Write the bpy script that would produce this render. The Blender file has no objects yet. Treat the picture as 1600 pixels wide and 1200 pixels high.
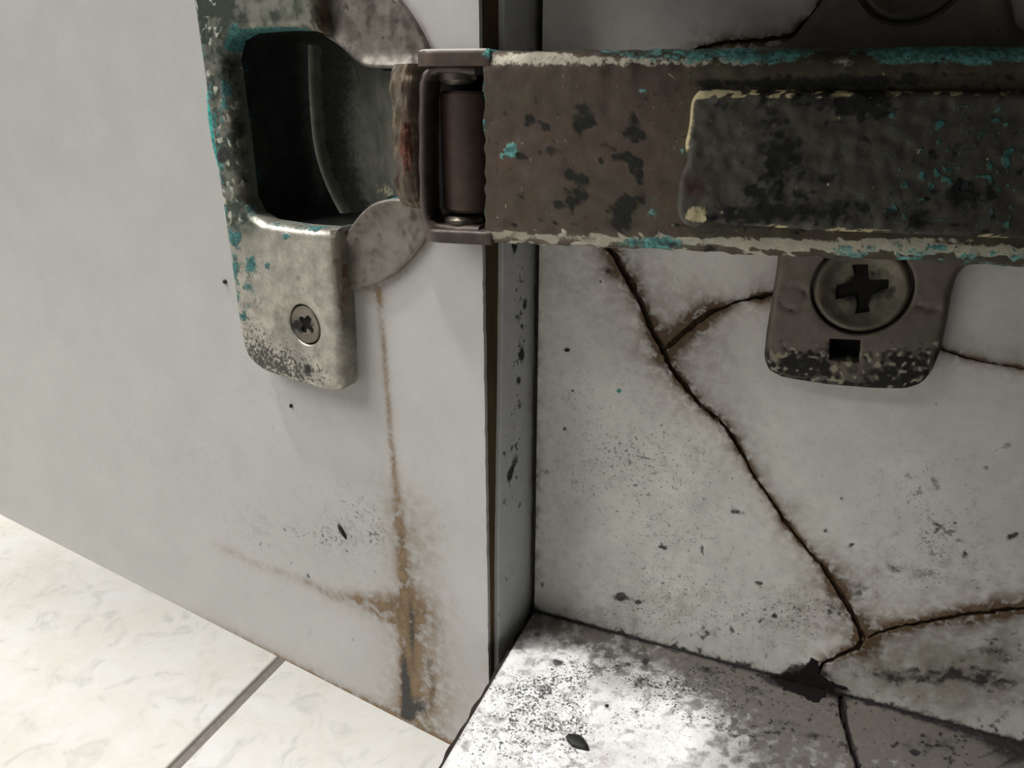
import bpy, bmesh, math, random
import numpy as np
from mathutils import Vector
from mathutils.geometry import delaunay_2d_cdt

random.seed(7)
S = 0.001            # the scene is worked out in millimetres
Z0 = 150.0           # the cabinet's bottom panel lies 150 mm above the kitchen floor
COL = bpy.context.scene.collection

# ------------------------------------------------------------------ camera
F_PX = 1165.0
PITCH, YAW = math.radians(22.0), math.radians(22.7)
FW = np.array([-math.sin(YAW) * math.cos(PITCH), math.cos(YAW) * math.cos(PITCH), -math.sin(PITCH)])
RT = np.array([math.cos(YAW), math.sin(YAW), 0.0])
UP = np.cross(RT, FW)
CAM = np.array([33.05, -88.0, 75.93])      # relative to the cabinet's inner corner

cd = bpy.data.cameras.new('camera')
cam = bpy.data.objects.new('camera', cd)
COL.objects.link(cam)
cd.sensor_fit = 'HORIZONTAL'
cd.sensor_width = 36.0
cd.lens = F_PX / 1600.0 * 36.0
cd.clip_start = 0.002
cd.clip_end = 50.0
cam.location = ((CAM + np.array([0, 0, Z0])) * S).tolist()
cam.rotation_euler = (math.pi / 2 - PITCH, 0.0, YAW)
bpy.context.scene.camera = cam

# ------------------------------------------------------------------ light
scn = bpy.context.scene
scn.view_settings.view_transform = 'Standard'
scn.view_settings.look = 'None'
scn.view_settings.gamma = 1.0
scn.view_settings.use_curve_mapping = False
scn.view_settings.exposure = 0.0

w = bpy.data.worlds.new('world')
scn.world = w
w.use_nodes = True
w.node_tree.nodes['Background'].inputs[0].default_value = (1.0, 0.99, 0.97, 1)
w.node_tree.nodes['Background'].inputs[1].default_value = 0.24


def lamp(name, pos, aim, size, power, colr, cone=None):
    ld = bpy.data.lights.new(name, 'SPOT' if cone else 'AREA')
    if cone:
        ld.spot_size = math.radians(cone)
        ld.spot_blend = 0.7
        ld.shadow_soft_size = size / 2
    else:
        ld.shape = 'DISK'
        ld.size = size
    ld.energy = power
    ld.color = colr
    lo = bpy.data.objects.new(name, ld)
    lo.location = pos
    d = Vector(aim) - Vector(pos)
    lo.rotation_euler = d.to_track_quat('-Z', 'Y').to_euler()
    COL.objects.link(lo)
    return lo


# a ceiling spotlight, up and to the left in front of the cabinet
lamp('ceiling_spotlight', (-0.58, -0.29, 2.15), (0.0, -0.02, 0.15), 0.10, 100.0, (1.0, 0.98, 0.96), 12.0)
# a second lamp farther down the kitchen, on the other side of the open door
lamp('kitchen_lamp', (-0.9, 1.3, 2.1), (-0.2, 0.1, 0.0), 0.30, 26.0, (1.0, 0.98, 0.95))
# added soft fill, standing in for light off the unseen ceiling
lamp('added_soft_fill', (-1.6, -0.95, 2.0), (-0.02, 0.0, 0.15), 1.5, 62.0, (1.0, 0.98, 0.95))


# ------------------------------------------------------------------ planes
def ray(x, y):
    return FW + RT * ((x - 800) / F_PX) + UP * ((600 - y) / F_PX)


class Plane:
    """a real plane of the place; pix() finds the point of it seen at a photo pixel, h mm proud of it"""
    def __init__(s, O, e1, e2, n):
        s.O, s.e1, s.e2, s.n = [np.array(v, float) for v in (O, e1, e2, n)]

    def pix(s, x, y, h=0.0):
        r = ray(x, y)
        t = ((s.O + s.n * h - CAM) @ s.n) / (r @ s.n)
        q = CAM + r * t - s.O
        return (float(q @ s.e1), float(q @ s.e2))

    def pts(s, lst, h=0.0):
        return [s.pix(x, y, h) for x, y in lst]

    def to3(s, ab, h):
        ab = np.asarray(ab, float)
        h = np.asarray(h, float)
        if h.ndim == 0:
            h = np.full(len(ab), float(h))
        return s.O + ab[:, :1] * s.e1 + ab[:, 1:2] * s.e2 + h[:, None] * s.n


def project(P):
    d = np.asarray(P) - CAM
    z = np.maximum(d @ FW, 1e-3)
    return 800 + F_PX * (d @ RT) / z, 600 - F_PX * (d @ UP) / z


DV = math.radians(8.0)
AT = math.radians(9.5)
PANEL = Plane([0, 0, 0], [1, 0, 0], [0, 0, 1], [0, -1, 0])
FLOORP = Plane([0, 0, 0], [1, 0, 0], [0, 1, 0], [0, 0, 1])
DOOR = Plane([-3.0, -10.62, 0], [math.cos(DV), -math.sin(DV), 0], [0, 0, 1], [-math.sin(DV), -math.cos(DV), 0])
ARM = Plane([1.3, -19.0, 0], [math.cos(AT), math.sin(AT), 0], [0, 0, 1], [math.sin(AT), -math.cos(AT), 0])
EDGE = Plane([-3.0, -10.62, 0], [math.sin(DV), math.cos(DV), 0], [0, 0, 1], [math.cos(DV), -math.sin(DV), 0])


# ------------------------------------------------------------------ noise and mask helpers (numpy)
def _hash(i, j, seed):
    n = (i.astype(np.int64) * 374761393 + j.astype(np.int64) * 668265263 + seed * 974711) & 0x7fffffff
    n = ((n ^ (n >> 13)) * 1274126177) & 0x7fffffff
    return ((n ^ (n >> 16)) & 0xffff) / 65535.0


def vn(x, y, seed=0):
    x = np.asarray(x, float); y = np.asarray(y, float)
    i = np.floor(x); j = np.floor(y)
    fx = x - i; fy = y - j
    fx = fx * fx * (3 - 2 * fx); fy = fy * fy * (3 - 2 * fy)
    a = _hash(i, j, seed); b = _hash(i + 1, j, seed); c = _hash(i, j + 1, seed); d = _hash(i + 1, j + 1, seed)
    return (a * (1 - fx) + b * fx) * (1 - fy) + (c * (1 - fx) + d * fx) * fy


def fbm(x, y, seed=0, o=4):
    s = 0.0; amp = 0.5; t = 0.0
    for k in range(o):
        s = s + amp * vn(x * 2 ** k, y * 2 ** k, seed + 17 * k); t += amp; amp *= 0.5
    return s / t


def sstep(a, b, x):
    t = np.clip((x - a) / (b - a), 0, 1)
    return t * t * (3 - 2 * t)


def pdist(px, py, line):
    """distance to a polyline and the interpolated width (third value of its points)"""
    best = np.full(px.shape, 1e9); wid = np.zeros(px.shape)
    for p, q in zip(line[:-1], line[1:]):
        dx, dy = q[0] - p[0], q[1] - p[1]
        L = dx * dx + dy * dy + 1e-9
        t = np.clip(((px - p[0]) * dx + (py - p[1]) * dy) / L, 0, 1)
        d = np.hypot(px - p[0] - t * dx, py - p[1] - t * dy)
        wv = (p[2] + (q[2] - p[2]) * t) if len(p) > 2 else np.ones(px.shape)
        m = d < best
        best = np.where(m, d, best); wid = np.where(m, wv, wid)
    return best, wid


def blob(px, py, cx, cy, rx, ry=None, rot=0.0):
    ry = rx if ry is None else ry
    c, s = math.cos(math.radians(rot)), math.sin(math.radians(rot))
    u = (px - cx) * c + (py - cy) * s
    v = -(px - cx) * s + (py - cy) * c
    return np.exp(-((u / rx) ** 2 + (v / ry) ** 2))


def inside(pts, poly):
    pts = np.asarray(pts); x, y = pts[:, 0], pts[:, 1]
    r = np.zeros(len(pts), bool)
    n = len(poly)
    for i in range(n):
        x1, y1 = poly[i]; x2, y2 = poly[(i + 1) % n]
        if y1 == y2:
            continue
        c = ((y1 > y) != (y2 > y)) & (x < (x2 - x1) * (y - y1) / (y2 - y1) + x1)
        r ^= c
    return r


# ------------------------------------------------------------------ polygon helpers
def area2(p):
    return sum(p[i][0] * p[(i + 1) % len(p)][1] - p[(i + 1) % len(p)][0] * p[i][1] for i in range(len(p)))


def resample(p, step, closed=True):
    out = []
    n = len(p)
    for i in range(n if closed else n - 1):
        a = np.array(p[i]); b = np.array(p[(i + 1) % n])
        k = max(1, int(np.hypot(*(b - a)) / step))
        for j in range(k):
            out.append(tuple(a + (b - a) * j / k))
    if not closed:
        out.append(tuple(p[-1]))
    return out


def rounded(p, rad, seg=5):
    """rounds every corner of a closed polygon; rad may be a list"""
    out = []
    n = len(p)
    for i in range(n):
        r = rad[i] if isinstance(rad, (list, tuple)) else rad
        a, b, c = np.array(p[i - 1]), np.array(p[i]), np.array(p[(i + 1) % n])
        la, lc = np.hypot(*(a - b)), np.hypot(*(c - b))
        r_ = min(r, la * 0.48, lc * 0.48)
        if r_ < 1e-4:
            out.append(tuple(b)); continue
        s = b + (a - b) / la * r_
        e = b + (c - b) / lc * r_
        for k in range(seg + 1):
            t = k / seg
            out.append(tuple(s * (1 - t) ** 2 + 2 * b * t * (1 - t) + e * t * t))
    return out


def inset(p, d):
    """moves a counter-clockwise loop inwards by d (negative: outwards)"""
    if abs(d) < 1e-9:
        return list(p)
    q = np.array(p)
    a = np.roll(q, 1, 0); b = np.roll(q, -1, 0)
    e1 = q - a; e2 = b - q
    n1 = np.stack([-e1[:, 1], e1[:, 0]], 1); n2 = np.stack([-e2[:, 1], e2[:, 0]], 1)
    n1 /= np.maximum(np.linalg.norm(n1, axis=1), 1e-9)[:, None]
    n2 /= np.maximum(np.linalg.norm(n2, axis=1), 1e-9)[:, None]
    m = n1 + n2
    m /= np.maximum((m * m).sum(1), 0.5)[:, None] / 2.0
    return [tuple(v) for v in q + m * d]


def ccw(p):
    return list(p) if area2(p) > 0 else list(p)[::-1]


def strip_poly(line, jag=0.0, seed=0, end=True):
    """closed polygon round a polyline of (a, b, width)"""
    L, R_ = [], []
    n = len(line)
    for i in range(n):
        a = np.array(line[max(0, i - 1)][:2]); b = np.array(line[min(n - 1, i + 1)][:2])
        d = (b - a) / max(np.hypot(*(b - a)), 1e-9)
        nn = np.array([-d[1], d[0]])
        wv = line[i][2] * 0.5
        j1 = 1 + jag * (random.random() - 0.5) * 2
        j2 = 1 + jag * (random.random() - 0.5) * 2
        p = np.array(line[i][:2])
        L.append(tuple(p + nn * wv * j1)); R_.append(tuple(p - nn * wv * j2))
    return L + R_[::-1]


# ------------------------------------------------------------------ objects
def thing(name, base, label=None, cat=None, group=None, kind=None):
    o = bpy.data.objects.new(name, None)
    COL.objects.link(o)
    o.empty_display_size = 0.01
    o.location = tuple((np.array(base) + np.array([0, 0, Z0])) * S)
    tag(o, label, cat, group, kind)
    return o


def tag(o, label=None, cat=None, group=None, kind=None):
    if label: o['label'] = label
    if cat: o['category'] = cat
    if group: o['group'] = group
    if kind: o['kind'] = kind
    return o


def root_of(o):
    while o.parent: o = o.parent
    return o


def link(name, me, mat, parent=None, base=None):
    o = bpy.data.objects.new(name, me)
    COL.objects.link(o)
    if parent is not None:
        o.parent = parent
    elif base is not None:
        o.location = base
    if mat: me.materials.append(mat)
    return o


def base_of(parent, base=None):
    if parent is not None:
        return np.array(root_of(parent).location) / S - np.array([0, 0, Z0])
    return np.array(base if base is not None else (0, 0, -Z0), float)


def build(name, V, Fc, mat, parent=None, base=None, paint=None, smooth=True, weld=None, fixn=True, label=None, sharp=40):
    """V in mm relative to the cabinet corner"""
    V = np.asarray(V, float)
    B = base_of(parent, base)
    me = bpy.data.meshes.new(name)
    me.from_pydata(((V - B) * S).tolist(), [], [list(map(int, f)) for f in Fc])
    if weld or fixn:
        bm = bmesh.new(); bm.from_mesh(me)
        if weld: bmesh.ops.remove_doubles(bm, verts=bm.verts, dist=weld * S)
        if fixn: bmesh.ops.recalc_face_normals(bm, faces=bm.faces)
        bm.to_mesh(me); bm.free()
    me.validate()
    if smooth:
        me.polygons.foreach_set('use_smooth', [True] * len(me.polygons))
        me.set_sharp_from_angle(angle=math.radians(sharp))
    n = len(me.vertices)
    co = np.empty(n * 3); me.vertices.foreach_get('co', co)
    P = co.reshape(-1, 3) / S + B
    g = np.zeros((n, 4)); t = np.zeros((n, 4))
    if paint is not None:
        x, y = project(P)
        g, t = paint(x, y, P)
    for nm, arr in (('grime', g), ('crust', t)):
        at = me.attributes.new(nm, 'FLOAT_COLOR', 'POINT')
        at.data.foreach_set('color', np.clip(arr, 0, 2).astype(np.float32).ravel())
    loc = None
    if parent is None:
        loc = tuple((B + np.array([0, 0, Z0])) * S)
    o = link(name, me, mat, parent, loc)
    if label: o['label'] = label
    return o


def grid_pts(bb, step):
    x0, y0, x1, y1 = bb
    nx, ny = int((x1 - x0) / step), int((y1 - y0) / (step * 0.866))
    out = []
    for j in range(1, ny):
        for i in range(1, nx):
            out.append((x0 + (i + 0.5 * (j & 1)) * step, y0 + j * step * 0.866))
    return np.array(out) if out else np.zeros((0, 2))


def cdt(loops, pts):
    vs, es = [], []
    for lp in loops:
        k = len(vs)
        vs += [Vector((float(a), float(b))) for a, b in lp]
        es += [(k + i, k + (i + 1) % len(lp)) for i in range(len(lp))]
    vs += [Vector((float(a), float(b))) for a, b in pts]
    r = delaunay_2d_cdt(vs, es, [], 0, 1e-7)
    ov = np.array([(v.x, v.y) for v in r[0]])
    of = np.array([f for f in r[2] if len(f) == 3])
    return ov, of


def slab(name, plane, outer, h0, h1, mat, parent=None, base=None, r=0.0, holes=(), hr=None, step=0.0, paint=None,
         disp=None, segs=4, edge=None, weld=0.002, back=False, label=None, hole_h0=None, sharp=50):
    """a plate lying on a plane: outline, thickness, rounded rim, holes, inner points for its paint and relief"""
    outer = ccw(outer)
    if edge: outer = resample(outer, edge)
    hl = []
    for q in holes:
        q = ccw(q)
        if edge: q = resample(q, edge)
        hl.append(q)
    hr = r if hr is None else hr
    V, Fc = [], []

    def rings(loop, rr, sign, hb):
        n = len(loop)
        lv = [(loop, hb)]
        if rr > 0:
            for k in range(segs + 1):
                th = k / segs * math.pi / 2
                lv.append((inset(loop, sign * rr * (1 - math.cos(th))), h1 - rr + rr * math.sin(th)))
        else:
            lv.append((loop, h1))
        st = len(V)
        for lp, hh in lv:
            P = np.array(lp)
            dh = disp(P[:, 0], P[:, 1]) if (disp is not None and hh > h0 + 1e-6) else 0.0
            V.extend(plane.to3(P, hh + dh + np.zeros(len(P))).tolist())
        for k in range(len(lv) - 1):
            for i in range(n):
                a = st + k * n + i; b = st + k * n + (i + 1) % n
                Fc.append((a, b, b + n, a + n))
        return lv[-1][0]

    last = rings(outer, r, 1, h0)
    lh = [rings(q, hr, -1, h0 if hole_h0 is None else hole_h0) for q in hl]
    pts = np.zeros((0, 2))
    if step:
        A = np.array(last)
        g = grid_pts((A[:, 0].min(), A[:, 1].min(), A[:, 0].max(), A[:, 1].max()), step)
        if len(g):
            k = inside(g, inset(last, step * 0.4))
            for q in lh: k &= ~inside(g, inset(q, -step * 0.4))
            pts = g[k]
    ov, of = cdt([last] + lh, pts)
    cen = ov[of].mean(1)
    k = inside(cen, last)
    for q in lh: k &= ~inside(cen, q)
    of = of[k]
    st = len(V)
    dh = disp(ov[:, 0], ov[:, 1]) if disp is not None else 0.0
    V.extend(plane.to3(ov, h1 + dh + np.zeros(len(ov))).tolist())
    Fc.extend((of + st).tolist())
    if back:
        ov, of = cdt([outer] + hl, np.zeros((0, 2)))
        cen = ov[of].mean(1); k = inside(cen, outer)
        for q in hl: k &= ~inside(cen, q)
        st = len(V)
        V.extend(plane.to3(ov, h0).tolist()); Fc.extend((of[k][:, ::-1] + st).tolist())
    return build(name, V, Fc, mat, parent, base, paint, weld=weld, label=label, sharp=sharp)


def loft(name, loops, mat, parent=None, base=None, cap0=False, cap1=False, closed=True, paint=None, label=None, smooth=True, sharp=40):
    n = len(loops[0]); V = []; Fc = []
    for lp in loops: V.extend([list(map(float, p)) for p in lp])
    for k in range(len(loops) - 1):
        for i in range(n if closed else n - 1):
            a = k * n + i; b = k * n + (i + 1) % n
            Fc.append((a, b, b + n, a + n))
    if cap0: Fc.append(tuple(range(n))[::-1])
    if cap1: Fc.append(tuple((len(loops) - 1) * n + i for i in range(n)))
    return build(name, V, Fc, mat, parent, base, paint, label=label, smooth=smooth, sharp=sharp)


def tube(name, path, rad, mat, parent=None, base=None, n=12, paint=None, flat=1.0, label=None):
    path = [np.array(p, float) for p in path]
    loops = []
    up = None
    for i, p in enumerate(path):
        d = path[min(i + 1, len(path) - 1)] - path[max(i - 1, 0)]
        d /= np.linalg.norm(d)
        ref = np.array([0, -1.0, 0]) if abs(d[1]) < 0.9 else np.array([1.0, 0, 0])
        u = np.cross(d, ref); u /= np.linalg.norm(u)
        v = np.cross(d, u)
        rr = rad[i] if isinstance(rad, (list, tuple)) else rad
        loops.append([p + u * math.cos(t) * rr + v * math.sin(t) * rr * flat for t in [2 * math.pi * k / n for k in range(n)]])
    return loft(name, loops, mat, parent, base, True, True, paint=paint, label=label)


def box(name, lo, hi, mat, parent=None, base=None, bev=0.0, label=None):
    B = base_of(parent, base)
    bm = bmesh.new()
    bmesh.ops.create_cube(bm, size=1.0)
    lo = np.array(lo, float); hi = np.array(hi, float)
    for v in bm.verts:
        c = np.array(v.co) + 0.5
        v.co = Vector(((lo + c * (hi - lo) - B) * S).tolist())
    if bev: bmesh.ops.bevel(bm, geom=bm.edges[:], offset=bev * S, segments=2, profile=0.5, affect='EDGES')
    me = bpy.data.meshes.new(name); bm.to_mesh(me); bm.free()
    loc = None if parent is not None else tuple((B + np.array([0, 0, Z0])) * S)
    o = link(name, me, mat, parent, loc)
    if label: o['label'] = label
    return o


# ------------------------------------------------------------------ materials
class NT:
    def __init__(s, name):
        s.m = bpy.data.materials.new(name); s.m.use_nodes = True
        s.t = s.m.node_tree; s.n = s.t.nodes; s.l = s.t.links
        s.b = s.n['Principled BSDF']

    def node(s, typ, **kw):
        x = s.n.new(typ)
        for k, v in kw.items(): setattr(x, k, v)
        return x

    def put(s, sock, v):
        if isinstance(v, bpy.types.NodeSocket): s.l.new(v, sock)
        elif isinstance(v, (tuple, list)): sock.default_value = tuple(v) + ((1,) if len(v) == 3 and sock.type == 'RGBA' else ())
        else: sock.default_value = v

    def math(s, op, a, b=0.0, clamp=False):
        x = s.node('ShaderNodeMath', operation=op, use_clamp=clamp)
        s.put(x.inputs[0], a); s.put(x.inputs[1], b)
        return x.outputs[0]

    def ramp(s, x, a, b, c=0.0, d=1.0):
        m = s.node('ShaderNodeMapRange', interpolation_type='SMOOTHSTEP')
        for i, v in enumerate((x, a, b, c, d)): s.put(m.inputs[i], v)
        return m.outputs[0]

    def mix(s, f, a, b, blend='MIX'):
        m = s.node('ShaderNodeMix', data_type='RGBA', blend_type=blend)
        s.put(m.inputs[0], f); s.put(m.inputs[6], a); s.put(m.inputs[7], b)
        return m.outputs[2]

    def noise(s, vec, scale, detail=4.0, rough=0.55, dist=0.0):
        x = s.node('ShaderNodeTexNoise')
        s.put(x.inputs['Vector'], vec); x.inputs['Scale'].default_value = scale
        x.inputs['Detail'].default_value = detail; x.inputs['Roughness'].default_value = rough
        x.inputs['Distortion'].default_value = dist
        return x.outputs['Fac']

    def coord(s, sc=None):
        c = s.node('ShaderNodeTexCoord').outputs['Object']
        if sc:
            m = s.node('ShaderNodeMapping'); s.l.new(c, m.inputs[0]); m.inputs['Scale'].default_value = sc
            return m.outputs[0]
        return c


def grime_mat(name, base, metallic=0.0, rough=0.5, brown=(0.10, 0.055, 0.025), speck=(0.012, 0.013, 0.011),
              crust=(0.03, 0.30, 0.27), cream=(0.45, 0.40, 0.26), vscale=500, speck_scale=1800, vary=0.12, bump=0.15,
              var_col=None, black=(0.008, 0.008, 0.007), spec=0.4, rough_dirt=0.75, sk=0.27, speck_op=0.85, film=(0.07, 0.10, 0.05), cw_w=0.10, scrib=0.0):
    """surface whose dirt, and some painted shade and highlights, come from the point attributes: grime = brown stain, specks, black mould, grey-cream film; crust = teal crust, rust, bare metal, green film"""
    k = NT(name)
    co = k.coord()
    g = k.node('ShaderNodeAttribute', attribute_name='grime')
    c = k.node('ShaderNodeAttribute', attribute_name='crust')
    gs = k.node('ShaderNodeSeparateColor'); k.l.new(g.outputs['Color'], gs.inputs[0])
    cs = k.node('ShaderNodeSeparateColor'); k.l.new(c.outputs['Color'], cs.inputs[0])
    R, G, B, A = gs.outputs[0], gs.outputs[1], gs.outputs[2], g.outputs['Alpha']
    T, U, V, W = cs.outputs[0], cs.outputs[1], cs.outputs[2], c.outputs['Alpha']
    n1 = k.noise(co, vscale, 5, 0.6)
    n2 = k.noise(co, speck_scale, 3, 0.5, 0.6)
    n3 = k.noise(co, speck_scale * 0.42, 4, 0.6, 0.4)
    n4 = k.noise(co, vscale * 5, 3, 0.6)
    col = k.mix(k.ramp(n1, 0.3, 0.7), tuple(x * (1 - vary) for x in base), tuple(x * (1 + vary) for x in base) if var_col is None else var_col)
    col = k.mix(k.math('MULTIPLY', k.ramp(n4, 0.35, 0.7), vary * 1.2), col, tuple(x * 0.75 for x in base))

    def soft(m, n=n3, amt=0.9):           # stain that keeps the noise's grain
        return k.math('MULTIPLY', m, k.ramp(n, 0.3, 0.62, 1 - amt, 1.0), True)

    n5 = k.noise(co, speck_scale * 1.7, 3, 0.65)
    nn = k.math('ADD', k.math('MULTIPLY', n3, 0.6), k.math('MULTIPLY', n5, 0.4))

    def hard(m, n=nn, wdt=0.10):          # flaky crust with an edge
        return k.ramp(k.math('ADD', m, n), 1.0 - wdt, 1.0 + wdt)
    cw = hard(A, nn, cw_w)
    rw = soft(R, n3, 0.7)
    tw = hard(T)
    uw = hard(U)
    gw = soft(W, n1, 0.8)
    bw = k.math('MULTIPLY', hard(B, nn, 0.22), k.ramp(n5, 0.25, 0.6, 0.88, 1.0))
    sw = k.math('MULTIPLY', k.ramp(k.math('ADD', k.math('ADD', k.math('MULTIPLY', n2, 0.62), k.math('MULTIPLY', n5, 0.38)), k.math('MULTIPLY', G, sk)), 0.755, 0.84), speck_op)
    col = k.mix(gw, col, film)
    col = k.mix(cw, col, cream)
    col = k.mix(rw, col, k.mix(k.ramp(n3, 0.3, 0.7), tuple(x * 0.62 for x in brown), tuple(min(1, x * 1.2) for x in brown)))
    col = k.mix(uw, col, k.mix(k.ramp(n5, 0.35, 0.6), (0.035, 0.012, 0.007), (0.10, 0.028, 0.012)))
    col = k.mix(tw, col, k.mix(k.ramp(n2, 0.35, 0.65), tuple(x * 0.55 for x in crust), tuple(min(1, x * 1.5) for x in crust)))
    col = k.mix(bw, col, black)
    col = k.mix(sw, col, speck)
    if scrib:                            # hair-thin mould threads where the specks are
        n6 = k.noise(co, speck_scale * 0.5, 2, 0.5, 0.8)
        ln = k.ramp(k.math('ABSOLUTE', k.math('SUBTRACT', n6, 0.5)), 0.012, 0.0)
        where = k.math('MULTIPLY', k.ramp(k.noise(co, speck_scale * 0.3, 3, 0.6), 0.54, 0.64), k.math('MULTIPLY', G, scrib, True))
        col = k.mix(k.math('MULTIPLY', ln, where), col, speck)
        # grey bloom of finer mould
        col = k.mix(k.math('MULTIPLY', k.ramp(nn, 0.48, 0.66), k.math('MULTIPLY', G, 0.5, True)), col, tuple(x * 0.35 for x in base))
    k.put(k.b.inputs['Base Color'], col)
    dirt = k.math('MAXIMUM', k.math('MAXIMUM', tw, cw), k.math('MAXIMUM', k.math('MAXIMUM', bw, sw), k.math('MAXIMUM', uw, rw)))
    if metallic:
        k.put(k.b.inputs['Metallic'], k.math('MULTIPLY', k.math('SUBTRACT', 1.0, dirt, True), metallic))
    k.put(k.b.inputs['Roughness'], k.mix(dirt, (rough,) * 3, (rough_dirt,) * 3))
    k.b.inputs['Specular IOR Level'].default_value = spec
    bp = k.node('ShaderNodeBump')
    bp.inputs['Strength'].default_value = bump
    bp.inputs['Distance'].default_value = 0.0002
    hh = k.math('ADD', k.math('MULTIPLY', n1, 0.6), k.math('ADD', k.math('MULTIPLY', k.math('ADD', tw, cw), 0.8), k.math('MULTIPLY', n2, 0.35)))
    k.put(bp.inputs['Height'], hh)
    k.put(k.b.inputs['Normal'], bp.outputs[0])
    return k.m


def plain_mat(name, base, rough=0.6, metallic=0.0, vary=0.25, scale=900, spec=0.3, stretch=None, bump=0.1):
    k = NT(name)
    co = k.coord(stretch)
    n = k.noise(co, scale, 5, 0.6, 0.3)
    col = k.mix(k.ramp(n, 0.3, 0.7), tuple(x * (1 - vary) for x in base), tuple(x * (1 + vary) for x in base))
    k.put(k.b.inputs['Base Color'], col)
    k.b.inputs['Roughness'].default_value = rough
    k.b.inputs['Metallic'].default_value = metallic
    k.b.inputs['Specular IOR Level'].default_value = spec
    bp = k.node('ShaderNodeBump'); bp.inputs['Strength'].default_value = bump; bp.inputs['Distance'].default_value = 0.0003
    k.put(bp.inputs['Height'], n); k.put(k.b.inputs['Normal'], bp.outputs[0])
    return k.m


def tile_mat():
    k = NT('cream_marbled_tile')
    oi = k.node('ShaderNodeObjectInfo').outputs['Random']
    c0 = k.node('ShaderNodeTexCoord').outputs['Object']
    v = k.node('ShaderNodeVectorMath', operation='ADD'); k.l.new(c0, v.inputs[0])
    cx = k.node('ShaderNodeCombineXYZ'); k.put(cx.inputs[0], k.math('MULTIPLY', oi, 7.0)); k.put(cx.inputs[1], k.math('MULTIPLY', oi, 3.0))
    k.l.new(cx.outputs[0], v.inputs[1])
    co = v.outputs[0]
    a = k.noise(co, 26, 6, 0.62, 0.8)
    b = k.noise(co, 75, 6, 0.65, 1.2)
    d = k.noise(co, 260, 4, 0.6, 0.5)
    col = k.mix(k.ramp(a, 0.35, 0.68), (0.80, 0.77, 0.69), (0.85, 0.84, 0.81))
    col = k.mix(k.ramp(b, 0.50, 0.72, 0, 0.75), col, (0.60, 0.595, 0.565))
    col = k.mix(k.ramp(b, 0.47, 0.25, 0, 0.6), col, (0.90, 0.89, 0.86))
    col = k.mix(k.ramp(d, 0.6, 0.8, 0, 0.25), col, (0.60, 0.57, 0.52))
    k.put(k.b.inputs['Base Color'], col)
    k.b.inputs['Roughness'].default_value = 0.45
    bp = k.node('ShaderNodeBump'); bp.inputs['Strength'].default_value = 0.1; bp.inputs['Distance'].default_value = 0.0005
    k.put(bp.inputs['Height'], d); k.put(k.b.inputs['Normal'], bp.outputs[0])
    return k.m


M_LAM = grime_mat('stained_white_laminate', (0.77, 0.75, 0.71), rough=0.5, vary=0.10, bump=0.12, brown=(0.115, 0.07, 0.035),
                  black=(0.03, 0.03, 0.026), cream=(0.36, 0.33, 0.29), vscale=120, speck_scale=1900, cw_w=0.35, scrib=1.0, speck_op=0.7, speck=(0.03, 0.03, 0.028))
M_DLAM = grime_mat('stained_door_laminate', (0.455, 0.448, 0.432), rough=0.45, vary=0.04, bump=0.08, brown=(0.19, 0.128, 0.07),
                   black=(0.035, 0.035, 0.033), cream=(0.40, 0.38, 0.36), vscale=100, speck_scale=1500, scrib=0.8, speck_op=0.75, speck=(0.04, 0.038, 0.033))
M_FLAM = grime_mat('mouldy_bottom_laminate', (0.80, 0.80, 0.785), rough=0.5, vary=0.10, bump=0.25, brown=(0.20, 0.15, 0.11),
                   black=(0.02, 0.018, 0.018), cream=(0.17, 0.155, 0.14), vscale=220, speck_scale=2600, cw_w=0.40, scrib=0.8, speck_op=0.9)
M_CORE = plain_mat('rotten_brown_chipboard', (0.052, 0.032, 0.019), 0.9, vary=0.5, scale=1500)
M_BAND = grime_mat('grey_edge_laminate', (0.56, 0.575, 0.575), rough=0.4, vary=0.06, speck_scale=1000, black=(0.02, 0.02, 0.02), brown=(0.05, 0.03, 0.02))
M_RAW = plain_mat('brown_raw_board_edge', (0.085, 0.055, 0.022), 0.75, vary=0.3, scale=400, stretch=(1, 1, 0.2))
M_DARKBAND = plain_mat('blackened_edge_strip', (0.018, 0.012, 0.009), 0.8, vary=0.6, scale=700)
M_PLATE = grime_mat('corroded_nickel_plate', (0.43, 0.41, 0.355), metallic=0.7, rough=0.42, vary=0.32, speck_scale=1900, bump=0.45, film=(0.062, 0.078, 0.06),
                    crust=(0.035, 0.125, 0.118), cream=(0.40, 0.40, 0.32))
M_FLANGE = grime_mat('dull_brownish_flange_metal', (0.33, 0.30, 0.26), metallic=0.55, rough=0.5, vary=0.2, speck_scale=1700, bump=0.4, film=(0.075, 0.067, 0.055), brown=(0.05, 0.035, 0.025))
M_EAR = grime_mat('dull_brown_knuckle_metal', (0.085, 0.07, 0.062), metallic=0.35, rough=0.38, vary=0.25, speck_scale=1700, bump=0.4, cream=(0.62, 0.60, 0.54), crust=(0.06, 0.22, 0.20))
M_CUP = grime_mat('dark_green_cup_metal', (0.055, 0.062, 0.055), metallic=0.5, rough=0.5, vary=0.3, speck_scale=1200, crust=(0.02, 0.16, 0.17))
M_LINKARM = grime_mat('grey_green_link_metal', (0.12, 0.125, 0.11), metallic=0.6, rough=0.45, vary=0.3, speck_scale=1200)
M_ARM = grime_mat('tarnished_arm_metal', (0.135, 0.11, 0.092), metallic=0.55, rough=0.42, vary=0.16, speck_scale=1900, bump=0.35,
                  crust=(0.115, 0.32, 0.30), cream=(0.62, 0.60, 0.48), black=(0.012, 0.013, 0.009))
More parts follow.
